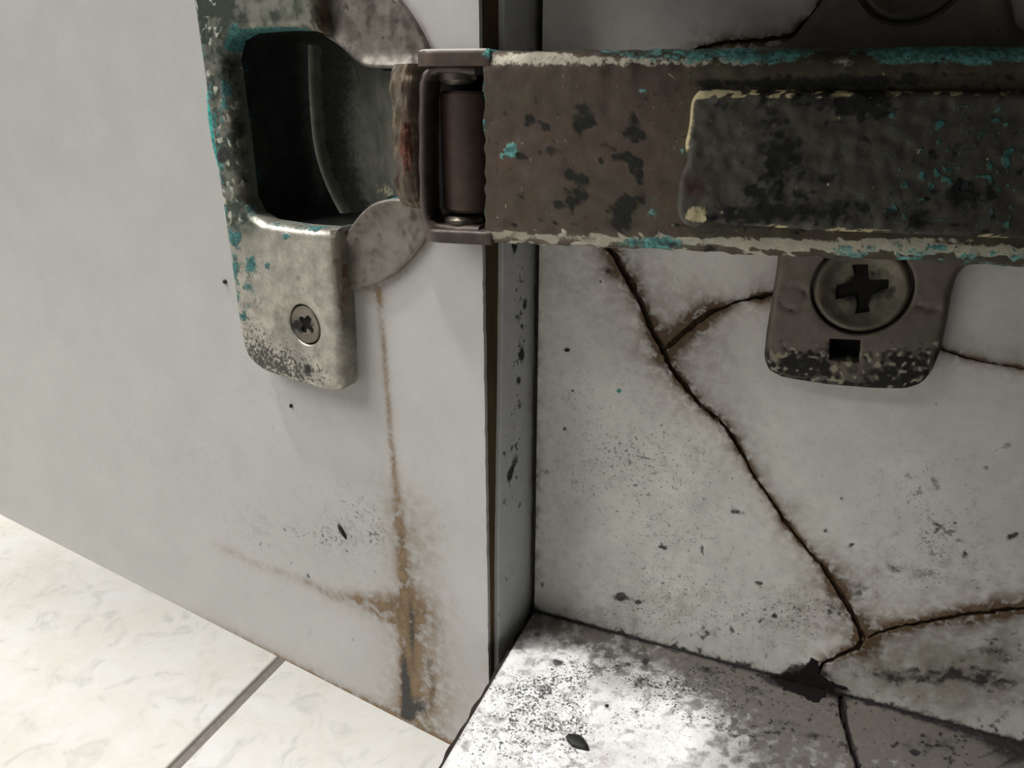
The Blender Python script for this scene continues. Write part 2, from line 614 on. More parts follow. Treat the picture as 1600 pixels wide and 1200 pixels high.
M_COVER = grime_mat('mouldy_cover_metal', (0.12, 0.115, 0.095), metallic=0.45, rough=0.5, vary=0.3, speck_scale=1700, bump=0.5,
                    crust=(0.05, 0.15, 0.14), film=(0.055, 0.056, 0.046), cream=(0.55, 0.48, 0.28), black=(0.007, 0.007, 0.006), brown=(0.035, 0.008, 0.006))
M_MPLATE = grime_mat('dull_brown_zinc', (0.17, 0.145, 0.125), metallic=0.45, rough=0.48, vary=0.12, speck_scale=1100, bump=0.25,
                     cream=(0.36, 0.34, 0.25), black=(0.010, 0.010, 0.007))
M_STEEL = grime_mat('worn_steel', (0.25, 0.22, 0.19), metallic=0.85, rough=0.36, vary=0.2, speck_scale=1200, bump=0.3)
M_LINK = grime_mat('rusted_link_metal', (0.16, 0.14, 0.115), metallic=0.7, rough=0.4, vary=0.3, speck_scale=1200, bump=0.5, cream=(0.40, 0.37, 0.27))
M_ROLL = grime_mat('brown_roller', (0.060, 0.040, 0.031), rough=0.42, metallic=0.2, vary=0.2)
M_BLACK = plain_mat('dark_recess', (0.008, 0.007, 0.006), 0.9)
M_FLAKE = plain_mat('black_flake', (0.018, 0.018, 0.017), 0.6, vary=0.4, scale=2000)
M_DROP = plain_mat('brown_pellet', (0.03, 0.021, 0.013), 0.55, vary=0.4, scale=2000)
M_TILE = tile_mat()
M_GROUT = plain_mat('taupe_grout', (0.26, 0.235, 0.21), 0.9, vary=0.12, scale=600)
M_SHADEB = plain_mat('dark_shade_board', (0.05, 0.04, 0.03), 0.8, vary=0.2, scale=80)  # kept dark so the added board bounces little light
M_PLAIN = plain_mat('plain_cabinet_board', (0.55, 0.54, 0.52), 0.5, vary=0.05, scale=60)


# ================================================================== kitchen floor
fl = thing('floor', (-150, 0, -Z0), 'pale kitchen floor of cream marbled tiles with taupe grout', None, None, 'structure')
box('grout', (-1100, -700, -Z0 - 12), (700, 900, -Z0 - 1.2), M_GROUT, fl)
tm = None
TW, GAP = 330.0, 4.6
for i in range(-3, 3):
    for j in range(-2, 3):
        cx = -153.4 + GAP / 2 + TW / 2 + i * (TW + GAP)
        cy = 95.0 + j * (TW + GAP)
        if tm is None:
            o = box('tile', (-153.4 + GAP / 2 + i * (TW + GAP), cy - TW / 2, -Z0 - 8), (-153.4 + GAP / 2 + TW + i * (TW + GAP), cy + TW / 2, -Z0), M_TILE, fl, bev=0.8)
            tm = o.data
            B = base_of(fl)
            off = np.array([cx, cy, -Z0 - 4]) - B
            for v in tm.vertices: v.co = v.co - Vector((off * S).tolist())
            o.location = tuple(off * S)
        else:
            o = bpy.data.objects.new('tile', tm); COL.objects.link(o); o.parent = fl
            o.location = tuple((np.array([cx, cy, -Z0 - 4]) - base_of(fl)) * S)

# ================================================================== cabinet
cab = thing('kitchen_cabinet', (0, 0, -Z0), 'white laminate kitchen cabinet, its door open, water stained and mouldy inside', 'cabinet')

# cracks of the side panel, as photo points with a width in pixels
CR_A = [(925, 340, 12), (948, 382, 11), (962, 400, 12), (975, 425, 14), (988, 445, 13), (1003, 475, 11), (1015, 505, 11), (1028, 530, 12), (1037, 548, 11),
        (1050, 575, 9), (1075, 608, 10), (1095, 632, 10), (1125, 655, 8), (1147, 685, 9), (1165, 716, 6), (1180, 745, 6), (1200, 772, 5), (1225, 812, 8),
        (1245, 838, 6), (1270, 868, 6), (1290, 888, 9), (1308, 918, 13), (1328, 950, 10), (1343, 980, 10), (1349, 998, 10)]
CR_A2 = [(1349, 998, 10), (1338, 1012, 13), (1312, 1024, 12), (1288, 1034, 9), (1275, 1050, 9), (1262, 1075, 9)]
CR_B = [(1037, 546, 8), (1058, 530, 11), (1078, 512, 14), (1095, 498, 17), (1108, 488, 13), (1120, 483, 9), (1142, 475, 5), (1168, 467, 5), (1190, 463, 9), (1240, 450, 8)]
CR_C = [(1349, 998, 6), (1372, 988, 7), (1402, 978, 8), (1432, 974, 10), (1465, 968, 11), (1500, 960, 13), (1560, 953, 14), (1600, 949, 14), (1680, 935, 13), (1800, 900, 10)]
CR_D = [(1450, 535, 3), (1480, 548, 3), (1510, 558, 3), (1550, 567, 2), (1600, 575, 2), (1700, 590, 2)]
CR_E = [(925, 340, 8), (1010, 220, 8), (1090, 75, 9), (1140, 66, 7), (1200, 62, 8), (1240, 55, 9), (1262, 30, 6), (1285, 0, 6), (1340, -90, 6)]


def dense(line, step=7):
    out = []
    for p, q in zip(line[:-1], line[1:]):
        n = max(1, int(math.hypot(q[0] - p[0], q[1] - p[1]) / step))
        for k in range(n):
            t = k / n
            out.append(tuple(p[m] + (q[m] - p[m]) * t for m in range(3)))
    out.append(line[-1])
    return [(x + (random.random() - .5) * 2.4, y + (random.random() - .5) * 2.4, max(1.6, w_ * (0.52 + 0.5 * random.random()))) for x, y, w_ in out]


def to_plane(line, plane, h=0.0):
    out = []
    for x, y, w_ in line:
        a = plane.pix(x, y, h)
        b = plane.pix(x + 1, y, h); c = plane.pix(x, y + 1, h)
        sc = 0.5 * (math.hypot(b[0] - a[0], b[1] - a[1]) + math.hypot(c[0] - a[0], c[1] - a[1]))
        out.append((a[0], a[1], w_ * sc))
    return out


def cracked_sheet(name, plane, rect, fine, step, gaps, thick, mat, parent, paint, lift=None, coarse=12.0):
    """a laminate sheet split by its cracks into separate pieces"""
    x0, y0, x1, y1 = rect
    outer = resample([(x0, y0), (x1, y0), (x1, y1), (x0, y1)], 2.0)
    g = grid_pts(fine, step)
    k = inside(g, [(x0 + step * .5, y0 + step * .5), (x1 - step * .5, y0 + step * .5), (x1 - step * .5, y1 - step * .5), (x0 + step * .5, y1 - step * .5)])
    g = g[k]
    g2 = grid_pts(rect, coarse)
    if len(g2):
        o_ = (g2[:, 0] < fine[0] - 2) | (g2[:, 0] > fine[2] + 2) | (g2[:, 1] < fine[1] - 2) | (g2[:, 1] > fine[3] + 2)
        g = np.vstack([g, g2[o_]])
    for q in gaps:
        g = g[~inside(g, q)]
    ov, of = cdt([outer] + gaps, g)
    cen = ov[of].mean(1)
    k = inside(cen, outer)
    for q in gaps: k &= ~inside(cen, q)
    of = of[k]
    # connected pieces
    par = list(range(len(ov)))

    def find(a):
        while par[a] != a:
            par[a] = par[par[a]]; a = par[a]
        return a
    # join over shared edges only
    ed = {}
    fp = list(range(len(of)))

    def ff(a):
        while fp[a] != a:
            fp[a] = fp[fp[a]]; a = fp[a]
        return a
    for fi, f in enumerate(of):
        for i in range(3):
            e = (min(f[i], f[(i + 1) % 3]), max(f[i], f[(i + 1) % 3]))
            if e in ed: fp[ff(fi)] = ff(ed[e])
            else: ed[e] = fi
    groups = {}
    for fi in range(len(of)): groups.setdefault(ff(fi), []).append(fi)
    res = []
    for fis in sorted(groups.values(), key=len, reverse=True):
        fs = of[fis]
        if len(fs) < 25: continue
        ids, inv = np.unique(fs, return_inverse=True)
        fs = inv.reshape(-1, 3)
        p2 = ov[ids]
        h = lift(p2) if lift is not None else np.zeros(len(p2))
        top = plane.to3(p2, h)
        cnt = {}
        for f in fs:
            for i in range(3):
                a, b = int(f[i]), int(f[(i + 1) % 3])
                cnt[(a, b)] = 1
        bd = [(a, b) for (a, b) in cnt if (b, a) not in cnt]
        V = top.tolist(); low = {}
        for a, b in bd:
            for v in (a, b):
                if v not in low:
                    low[v] = len(V); V.append(plane.to3(p2[v:v + 1], -thick)[0].tolist())
        Fc = fs.tolist() + [(b, a, low[a], low[b]) for a, b in bd]
        res.append(build(name, V, Fc, mat, parent, paint=paint, sharp=45))
    return res


SQ = [dense(c) for c in (CR_A, CR_A2, CR_B, CR_C, CR_D, CR_E)]
panel_gaps = [strip_poly(to_plane(c, PANEL)) for c in SQ]


def panel_paint(x, y, P):
    n = len(x); g = np.zeros((n, 4)); t = np.zeros((n, 4))
    nz = fbm(x / 26, y / 26, 3); nz2 = fbm(x / 70, y / 70, 9); nf = fbm(x / 9, y / 9, 21)
    R = np.zeros(n)
    for ln, s in ((CR_A, 1.0), (CR_A2, 0.8), (CR_B, 1.25), (CR_C, 1.1), (CR_D, 0.9), (CR_E, 0.9)):
        d, wv = pdist(x, y, ln)
        d = np.maximum(d - wv * 0.35, 0)
        k = np.clip(wv / 9, 0.6, 2.0)
        R += s * (1.0 * np.exp(-d / (6.5 * k)) * (0.5 + 1.0 * nf) + 0.50 * np.exp(-d / (26 * k)) * (0.3 + 1.4 * nz))
    # brown creeping in from the front edge and along the plate
    e = np.maximum(x - 838, 0)
    R += (0.85 * np.exp(-e / 5.0) * sstep(0.35, 0.65, fbm(x / 14, y / 18, 5)) + 0.16 * np.exp(-e / 40)) * (y > 60)
    R += 0.10 * blob(x, y, 900, 440, 80, 70) + 0.5 * blob(x, y, 950, 424, 12, 10) + 0.35 * blob(x, y, 1200, 72, 90, 12)
    R += 0.3 * blob(x, y, 1300, 925, 45, 50) * nz * 1.6
    R += 0.3 * blob(x, y, 1240, 975, 60, 20) * nf * 1.6
    R += 0.45 * blob(x, y, 1480, 1060, 130, 50) * nz
    G = 0.16 + 0.62 * blob(x, y, 1010, 760, 170, 190) * (0.6 + 0.7 * nz2) + 0.35 * blob(x, y, 1060, 960, 230, 70) + 0.22 * blob(x, y, 890, 560, 60, 160)
    G += 0.55 * blob(x, y, 1450, 790, 110, 90, 25) * nz2 * 1.6 + 0.4 * blob(x, y, 1460, 900, 120, 50) + 0.45 * blob(x, y, 1250, 960, 80, 50)
    G += 0.3 * blob(x, y, 1450, 1060, 160, 70) + 0.3 * blob(x, y, 950, 440, 40, 40) + 0.18 * blob(x, y, 990, 60, 140, 30)
    B = np.zeros(n)
    for cx, cy, rx, ry, a, s in [(970, 934, 14, 9, 10, .75), (997, 941, 7, 4, 0, .8), (1462, 756, 17, 7, 55, .55), (1415, 742, 30, 6, 20, .35), (1437, 770, 8, 9, 0, .5),
                                 (1461, 818, 12, 5, 30, .5), (1500, 845, 10, 4, 10, .62), (1507, 866, 4, 8, 0, .55), (1582, 838, 15, 5, -30, .7), (1465, 832, 24, 9, 15, .3),
                                 (1575, 696, 10, 9, 0, .45), (1552, 706, 22, 3, -25, .45), (1480, 722, 40, 4, -12, .35), (1540, 732, 6, 5, 0, .5), (1492, 818, 6, 4, 0, .6),
                                 (1152, 800, 8, 5, 0, .75), (1185, 911, 9, 2.5, 0, .8), (1097, 857, 5, 10, 0, .55), (1036, 856, 10, 4, 40, .5), (1005, 888, 4, 3, 0, .8),
                                 (1210, 962, 4, 4, 0, .8), (1187, 970, 3, 3, 0, .8), (950, 424, 6, 5, 0, .85), (938, 440, 3, 4, 0, .8), (886, 547, 6, 3.5, 0, .8), (882, 670, 4, 4, 0, .85),
                                 (895, 610, 2.5, 3, 0, .85), (903, 458, 6, 4, 35, .5), (925, 426, 2, 7, 0, .6), (938, 380, 40, 5, 0, .3), (1010, 716, 20, 2.5, 15, .6), (1034, 718, 12, 2, -50, .5),
                                 (1037, 678, 2, 12, 8, .6), (1022, 740, 10, 3, -20, .5), (1315, 778, 4, 4, 0, .7), (1330, 850, 4, 3, 0, .75), (1290, 830, 5, 4, 0, .35),
                                 (1393, 640, 4, 3, 0, .5), (1440, 632, 4, 3, 0, .45), (1463, 632, 5, 5, 0, .45), (1478, 604, 2, 5, 20, .5),
                                 (842, 740, 14, 18, 0, .35), (848, 913, 4, 7, 0, .6), (1400, 890, 22, 10, 20, .4), (1452, 895, 25, 12, 0, .35), (1300, 950, 22, 12, 40, .45),
                                 (1480, 870, 50, 20, 0, .2), (1380, 930, 40, 20, 0, .25), (1335, 915, 26, 34, 0, .3), (1120, 990, 50, 16, 0, .25), (1400, 1055, 60, 14, 5, .45), (1530, 1062, 80, 18, 12, .5), (1560, 1020, 60, 20, 0, .35)]:
        B += s * 1.15 * blob(x, y, cx, cy, rx, ry, a) * (0.7 + 0.6 * nf)
    A = 0.0 * x
    A = 0.24 * blob(x, y, 1010, 950, 240, 70) + 0.30 * blob(x, y, 1480, 1080, 200, 60) + 0.2 * blob(x, y, 1420, 900, 160, 90)
    lowz = sstep(560, 800, y)
    A += 0.22 * sstep(0.50, 0.72, fbm(x / 18, y / 18, 33)) * lowz + 0.34 * blob(x, y, 1500, 1060, 200, 60) * (0.3 + nz)
    B += 0.30 * sstep(0.60, 0.74, fbm(x / 9, y / 9, 35)) * lowz * (0.4 + 0.8 * sstep(0.4, 0.6, nz2)) + 0.35 * sstep(0.52, 0.70, fbm(x / 16, y / 8, 37)) * blob(x, y, 1500, 1060, 200, 50)
    G += 0.05 * lowz
    zz = P[:, 2]
    B += 0.75 * np.exp(-np.maximum(zz, 0) / 0.5) + 0.25 * np.exp(-np.maximum(zz, 0) / 3.0)   # black line at the bottom joint
    B += 0.9 * blob(x, y, 1262, 1052, 34, 14, 10)
    g[:, 0], g[:, 1], g[:, 2], g[:, 3] = R, G, B, A
    t[:, 0] = 0.75 * blob(x, y, 967, 611, 6, 6) + 0.6 * blob(x, y, 1090, 812, 5, 4)
    t[:, 3] = 0.34 * blob(x, y, 1010, 860, 260, 160) * (0.3 + nz2) + 0.85 * blob(x, y, 1510, 1050, 190, 60) * (0.4 + 0.8 * nz) + 0.25 * lowz * nz
    return g, t


def panel_lift(p2):
    P = PANEL.to3(p2, 0.0); x, y = project(P)
    h = np.zeros(len(p2))
    for ln in (CR_A, CR_B, CR_C, CR_A2, CR_D):
        d, wv = pdist(x, y, ln)
        h = np.maximum(h, 0.28 * np.exp(-(d / 22) ** 2))
    return h + 0.10 * (fbm(p2[:, 0] / 6, p2[:, 1] / 6, 31) - 0.5) + 0.25 * blob(x, y, 1545, 480, 55, 60)


side = box('side_panel', (0.0, 0.45, -16), (420, 16, 700), M_CORE, cab, label='brown swollen chipboard core of the side panel')
cracked_sheet('laminate_piece', PANEL, (0.0, 0.0, 420, 700), (0, 0, 66, 98), 0.40, panel_gaps, 0.45, M_LAM, side, panel_paint, panel_lift)
# stained strip on the panel's front edge, its black also painting the gap's shadow
bz = np.linspace(-16, 130, 110)
loopL = []
for i, z in enumerate(bz):
    wv = 0.42 + 0.22 * float(vn(np.array([z / 2.2]), np.array([3.0]), 4)[0]) - 0.10 * (z < 8)
    loopL.append([(-wv, 0.02, z), (0.0, 0.02, z), (0.0, 16, z), (-wv, 16, z)])
loft('edge_strip', loopL, M_DARKBAND, side, cap0=True, cap1=True, label='blackened front edge strip')

# bottom panel
CR_G = [(1302, 1072, 9), (1312, 1085, 9), (1316, 1105, 11), (1320, 1130, 10), (1328, 1160, 9), (1336, 1185, 9), (1342, 1205, 8), (1360, 1260, 8), (1380, 1340, 8)]
floor_gaps = [strip_poly(to_plane(dense(CR_G), FLOORP))]


def bottom_paint(x, y, P):
    n = len(x); g = np.zeros((n, 4)); t = np.zeros((n, 4))
    nf = fbm(x / 10, y / 10, 41); nz = fbm(x / 45, y / 45, 43)
    yy = -P[:, 1]; xx = P[:, 0]
    G = 0.45 + 0.5 * blob(x, y, 830, 1130, 130, 90) * (0.5 + nz) + 0.35 * blob(x, y, 1000, 1050, 160, 40) - 0.25 * blob(x, y, 935, 1110, 25, 35) - 0.25 * blob(x, y, 950, 1075, 40, 14)
    G += 0.35 * blob(x, y, 1150, 1100, 200, 60)
    G *= 0.55 + 0.9 * fbm(x / 16, y / 10, 47)
    B = 0.62 * np.exp(-np.maximum(yy, 0) / 0.35) + 0.40 * np.exp(-np.maximum(yy, 0) / 2.2) * (0.4 + nf)
    B += 1.0 * blob(x, y, 1255, 1072, 46, 13, 12) + 0.6 * blob(x, y, 1215, 1062, 20, 8) + 0.5 * blob(x, y, 1290, 1078, 25, 8)
    for cx, cy, rx, ry, a, s in [(870, 1000, 25, 8, 20, .4), (920, 1010, 30, 8, 20, .45), (995, 1020, 28, 9, 20, .45), (875, 1035, 7, 5, 0, .8), (1008, 1035, 6, 5, 0, .75), (982, 1038, 5, 4, 0, .75),
                                 (948, 1103, 4.5, 3.5, 0, .95), (913, 1147, 3, 3, 0, .9), (868, 1035, 5, 7, 0, .6), (1105, 1048, 20, 6, 15, .5), (1180, 1080, 30, 8, 15, .45), (1080, 1120, 50, 8, 28, .3),
                                 (1230, 1130, 40, 12, 10, .4), (1270, 1150, 30, 8, 0, .45), (1180, 1150, 40, 14, 0, .35), (1410, 1100, 40, 8, 12, .5), (1470, 1125, 60, 8, 14, .6), (1560, 1155, 50, 8, 16, .65), (1450, 1165, 80, 24, 0, .4)]:
        B += s * blob(x, y, cx, cy, rx, ry, a) * (0.6 + 0.8 * nf)
    A = 0.70 * np.exp(-(np.maximum(yy - 0.5, 0) / 6.5) ** 2) * (0.5 + nf) + 0.78 * sstep(1040, 1200, x - 0.5 * (y - 1100)) * (0.5 + 0.8 * nf) + 0.10 * nz  # dirt film that doubles as painted shadow by the wall and towards the right
    A += 0.42 * sstep(0.50, 0.72, fbm(x / 14, y / 9, 49)); B += 0.40 * sstep(0.62, 0.74, fbm(x / 7, y / 5, 48)) * (0.35 + sstep(1000, 1200, x))
    R = 0.35 * np.exp(-np.maximum(yy, 0) / 4.5) * (0.3 + nf) + 0.55 * blob(x, y, 945, 1188, 26, 14) * nf * 1.5 + 0.35 * blob(x, y, 905, 1120, 10, 25) * nf  # brown by the wall adds to the painted shadow there
    R += 0.5 * np.exp(-np.abs(xx) / 0.25)
    d, wv = pdist(x, y, CR_G)
    B += 0.8 * np.exp(-np.maximum(d - wv * .35, 0) / 3.0)
    R += 0.3 * np.exp(-d / 25) * nf
    g[:, 0], g[:, 1], g[:, 2], g[:, 3] = R, G, B, A
    return g, t


bot = box('bottom_panel', (0.0, -560, -16), (420, 0.0, -0.45), M_DARKBAND, cab, label='blackened chipboard core of the bottom panel')
cracked_sheet('laminate_piece', FLOORP, (0.0, -560, 420, -0.15), (0, -32, 60, 0), 0.30, floor_gaps, 0.45, M_FLAM, bot, bottom_paint,
              lambda p: 0.10 * (fbm(p[:, 0] / 3, p[:, 1] / 3, 77) - 0.5) + 0.12 * np.exp(-np.abs(p[:, 1]) / 1.0), coarse=16)
loft('edge_strip', [[(-0.62 - 0.2 * math.sin(y * 1.3) * math.sin(y * 0.37), y, -16), (0, y, -16), (0, y, -0.04), (-0.62 - 0.2 * math.sin(y * 1.3) * math.sin(y * .37), y, -0.35)] for y in np.linspace(-90, -0.6, 120)],
     M_DARKBAND, bot, cap0=True, cap1=True, label='dark dirty front edge strip')
def ragged(px, plane, amt, seed):
    r_ = random.Random(seed)
    return [(x + (r_.random() - .5) * amt, y + (r_.random() - .5) * amt) for x, y in resample(plane.pts(px), 0.35)]


slab('mould_crust', FLOORP, ragged([(1193, 1051), (1225, 1056), (1262, 1063), (1300, 1070), (1346, 1083), (1322, 1090), (1292, 1084), (1274, 1099), (1262, 1092), (1247, 1084), (1226, 1078), (1214, 1066)], FLOORP, 0.55, 3),
     -0.05, 0.16, M_BLACK, bot, r=0.06, step=0.25, disp=lambda a, b: 0.14 * (fbm(a * 1.6, b * 1.6, 61) - 0.4), label='black mould crust in the joint')
slab('mould_crust', PANEL, ragged([(1200, 1054), (1240, 1050), (1258, 1038), (1266, 1026), (1281, 1030), (1279, 1050), (1296, 1062), (1322, 1076), (1290, 1073), (1250, 1064)], PANEL, 0.5, 4),
     0.0, 0.36, M_BLACK, side, r=0.06, step=0.25, disp=lambda a, b: 0.14 * (fbm(a * 1.6, b * 1.6, 62) - 0.4), label='black mould crust in the joint')
box('plinth', (45, -560, -Z0), (61, 0, -16.3), M_PLAIN, cab)
box('added_shade_board', (-0.5, -560, 96.0), (420, -0.8, 112.0), M_SHADEB, cab, bev=0.5)  # added unseen board that shades the upper wall and the cabinet bottom
box('side_panel', (0, -576, -16), (420, -560, 700), M_PLAIN, cab)
box('top_panel', (0, -576, 700), (428, 16, 716), M_PLAIN, cab)
box('back_panel', (420, -560, -16), (428, 16, 700), M_PLAIN, cab)

# ------------------------------------------------------------------ door
ZB = -22.4
CUP = (-23.7, 70.2)
CUPR = 19.7


def door_paint(x, y, P):
    n = len(x); g = np.zeros((n, 4)); t = np.zeros((n, 4))
    nf = fbm(x / 9, y / 12, 51); nz = fbm(x / 40, y / 40, 53); nv = fbm(x / 7, y / 60, 57)
    line1 = [(592, 455, 10), (598, 520, 10), (604, 600, 10), (610, 680, 11), (618, 760, 13), (626, 850, 16), (634, 930, 24), (640, 1010, 30), (640, 1110, 34)]
    d, wv = pdist(x, y, line1)
    side_ = np.exp(-(d / (wv * 0.42)) ** 2)
    R = (0.80 + 0.55 * sstep(720, 1000, y)) * side_ * (0.35 + 1.1 * nv)
    R += 0.34 * np.exp(-(d / (wv * 1.5)) ** 2) * sstep(680, 860, y) * (0.4 + nz) + 0.10 * np.exp(-(d / 14) ** 2)
    # broad stained foot of the streak
    R += 0.75 * blob(x, y, 662, 1010, 34, 130, -4) * (0.25 + 1.2 * nv) + 0.40 * blob(x, y, 660, 1110, 60, 60) * nf * 1.5
    R += 0.50 * blob(x, y, 650, 965, 45, 30) * nf * 1.5 + 0.30 * blob(x, y, 660, 840, 30, 60) * nf * 1.7
    R += 0.16 * blob(x, y, 720, 1090, 60, 80)
    # run-off line to the left
    line2 = [(335, 848, 10), (372, 868, 10), (400, 882, 14), (440, 896, 12), (490, 915, 14), (520, 930, 18), (570, 938, 24), (610, 945, 34), (640, 955, 36)]
    d2, w2 = pdist(x, y, line2)
    R += (0.38 + 0.6 * sstep(380, 620, x)) * np.exp(-(d2 / (w2 * 0.5)) ** 2) * (0.2 + 1.3 * nf)
    R += 0.75 * blob(x, y, 610, 967, 34, 8, 22) * (0.4 + nf) + 0.45 * blob(x, y, 590, 948, 60, 22, 12) * nf * 1.6 + 0.30 * blob(x, y, 625, 800, 30, 50) * nf * 1.6
    # bottom edge of the door
    zb = P[:, 2] - ZB
    R += 1.25 * np.exp(-np.maximum(zb, 0) / 0.75) * sstep(230, 420, x) * (0.5 + 0.9 * nf) + 0.35 * np.exp(-zb / 2.2) * sstep(350, 640, x) * nz * 1.4
    # darker strings in the foot
    B = 0.70 * blob(x, y, 634, 1075, 8, 55, -2) * nv * 1.7 + 0.55 * blob(x, y, 672, 1040, 7, 60, -6) * nv * 1.6 + 0.50 * blob(x, y, 640, 960, 7, 40, -3) * nv * 1.7 + 0.62 * blob(x, y, 655, 1105, 22, 18) + 0.35 * blob(x, y, 648, 1020, 30, 70) * nv * 1.6
    B += 0.85 * blob(x, y, 636, 1118, 10, 9)
    for cx, cy, rx, ry, a, s in [(446, 828, 4, 3, 0, .8), (461, 827, 5, 3, 0, .6), (453, 876, 5, 3, 0, .0), (454, 880, 3, 4, 0, .7), (500, 635, 0.1, 0.1, 0, 0), (240, 855, .1, .1, 0, 0), (626, 842, 4, 4, 40, .9), (614, 828, 4, 3, 0, .8),
                                 (586, 799, 3, 6, -10, .75), (529, 806, 2, 3, 0, .8), (558, 775, 3, 3, 40, .7), (566, 847, 5, 5, 0, .55), (562, 889, 10, 2, 25, .7), (585, 893, 3, 3, 0, .6), (640, 894, 8, 2, 25, .8), (407, 850, 3, 5, 0, .6),
                                 (536, 872, 2, 4, 0, .6), (482, 900, 3, 6, -20, .6), (730, 662, 4, 8, 0, .45), (165, 800, 2, 2, 0, .7), (552, 1000, 3, 3, 0, .7), (483, 990, 4, 5, 0, .5), (390, 788, 2, 4, -20, .7), (400, 807, 2, 4, -20, .6),
                                 (320, 250, 8, 24, -12, .30), (312, 285, 14, 12, 0, .3), (286, 40, 6, 14, -10, .35), (298, 55, 4, 6, 0, .35)]:
        if rx > 0.5: B += s * blob(x, y, cx, cy, rx, ry, a) * (0.75 + 0.5 * nf)
    G = 0.10 + 0.75 * blob(x, y, 560, 830, 80, 70) * (0.55 + 0.8 * nz) + 0.45 * blob(x, y, 420, 830, 90, 60) * nz * 1.6 + 0.30 * blob(x, y, 680, 900, 40, 150) + 0.18 * blob(x, y, 250, 700, 160, 70) * nz * 1.5
    G += 0.25 * blob(x, y, 450, 640, 90, 40)
    A = 0.30 * blob(x, y, 20, 510, 10, 60, -14) + 0.22 * blob(x, y, 85, 645, 60, 22) + 0.30 * blob(x, y, 312, 150, 26, 200, -10) * nz * 1.7 + 0.22 * blob(x, y, 240, 880, 160, 14, 25)
    # brown line round the flange
    dd = np.hypot((P - DOOR.O) @ DOOR.e1 - CUP[0], P[:, 2] - CUP[1])
    m = sstep(300, 400, y) + (y < 120)
    R += 0.7 * np.exp(-((dd - CUPR - 0.15) / 0.35) ** 2) * m * (0.4 + nf) + 0.5 * blob(x, y, 585, 462, 20, 14)
    # chipped right-hand edge
    u = -((P - DOOR.O) @ DOOR.e1)
    R += 0.18 * np.exp(-np.maximum(u, 0) / 0.4) * nf
    g[:, 0], g[:, 1], g[:, 2], g[:, 3] = R, G, B, A
    t[:, 3] = 0.2 * blob(x, y, 560, 840, 120, 70)
    return g, t


door = slab('door', DOOR, [(-420, ZB), (-0.15, ZB), (-0.15, 640), (-420, 640)], -15.4, -0.6, M_RAW, cab,
            holes=[[(CUP[0] + 18.2 * math.cos(t), CUP[1] + 18.2 * math.sin(t)) for t in np.linspace(0, 2 * math.pi, 40)[:-1]]], back=True,
            label='open white cabinet door seen from its stained inner side')
# front sheet with a slightly chipped edge
ol = [(-420, ZB - 0.1)] + [(-u, ZB - 0.1) for u in (160, 120, 80, 40)]
zz = np.arange(ZB - 0.1, 110, 0.9)
ol += [(0.0 - 0.10 * random.random() * (random.random() < 0.4), float(z)) for z in zz] + [(0, 640), (-420, 640)]
hole = [(CUP[0] + 18.2 * math.cos(t), CUP[1] + 18.2 * math.sin(t)) for t in np.linspace(0, 2 * math.pi, 60)[:-1]]


def door_sheet():
    outer = ccw(ol)
    g = grid_pts((-150, ZB, 0, 100), 0.62)
    g2 = grid_pts((-420, ZB, 0, 640), 16)
    g2 = g2[(g2[:, 0] < -152) | (g2[:, 1] > 102)]
    g = np.vstack([g, g2])
    k = inside(g, [(-419, ZB + .3), (-0.35, ZB + .3), (-0.35, 639), (-419, 639)]) & (np.hypot(g[:, 0] - CUP[0], g[:, 1] - CUP[1]) > 18.6)
    g = g[k]
    ov, of = cdt([outer, hole], g)
    cen = ov[of].mean(1)
    of = of[inside(cen, outer) & ~inside(cen, hole)]
    h = 0.05 * (fbm(ov[:, 0] / 8, ov[:, 1] / 8, 63) - 0.5)
    V = DOOR.to3(ov, h).tolist(); Fc = of.tolist()
    for lp in (outer, hole[::-1]):
        st = len(V); n = len(lp)
        V += DOOR.to3(np.array(lp), 0.0).tolist() + DOOR.to3(np.array(lp), -0.6).tolist()
        Fc += [(st + (i + 1) % n, st + i, st + n + i, st + n + (i + 1) % n) for i in range(n)]
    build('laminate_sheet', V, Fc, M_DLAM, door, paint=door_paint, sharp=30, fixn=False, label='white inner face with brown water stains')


door_sheet()


def band_paint(x, y, P):
    n = len(x); g = np.zeros((n, 4)); t = np.zeros((n, 4))
    nf = fbm(x / 5, y / 14, 71)
    g[:, 1] = 0.30 + 0.55 * blob(x, y, 812, 520, 16, 160) + 0.5 * blob(x, y, 800, 740, 20, 90)
    for cx, cy, rx, ry, a, s in [(804, 384, 5, 15, 6, 1.0), (811, 594, 4, 8, 10, .9), (812, 633, 3, 8, 0, .9), (797, 742, 5, 12, 10, 1.0), (789, 708, 3, 6, 0, .9), (820, 475, 3, 10, 0, .9), (816, 510, 3, 6, 0, .8),
                                 (815, 552, 4, 14, 0, .9), (800, 700, 3, 10, 15, .7), (790, 905, 3, 7, 0, .8), (788, 784, 3, 6, 20, .8), (812, 790, 3, 8, 15, .7), (813, 555, 5, 5, 0, .6), (780, 962, 3, 8, 0, .6), (805, 720, 6, 16, 20, .6)]:
        g[:, 2] += s * 1.15 * blob(x, y, cx, cy, rx, ry, a) * (0.7 + 0.6 * nf)
    g[:, 2] += 0.6 * np.exp(-np.abs(x - 828) / 4.0) * nf
    g[:, 0] = 0.5 * blob(x, y, 772, 555, 4, 18) + 0.35 * np.exp(-np.abs(x - 830) / 6) * nf
    return g, t


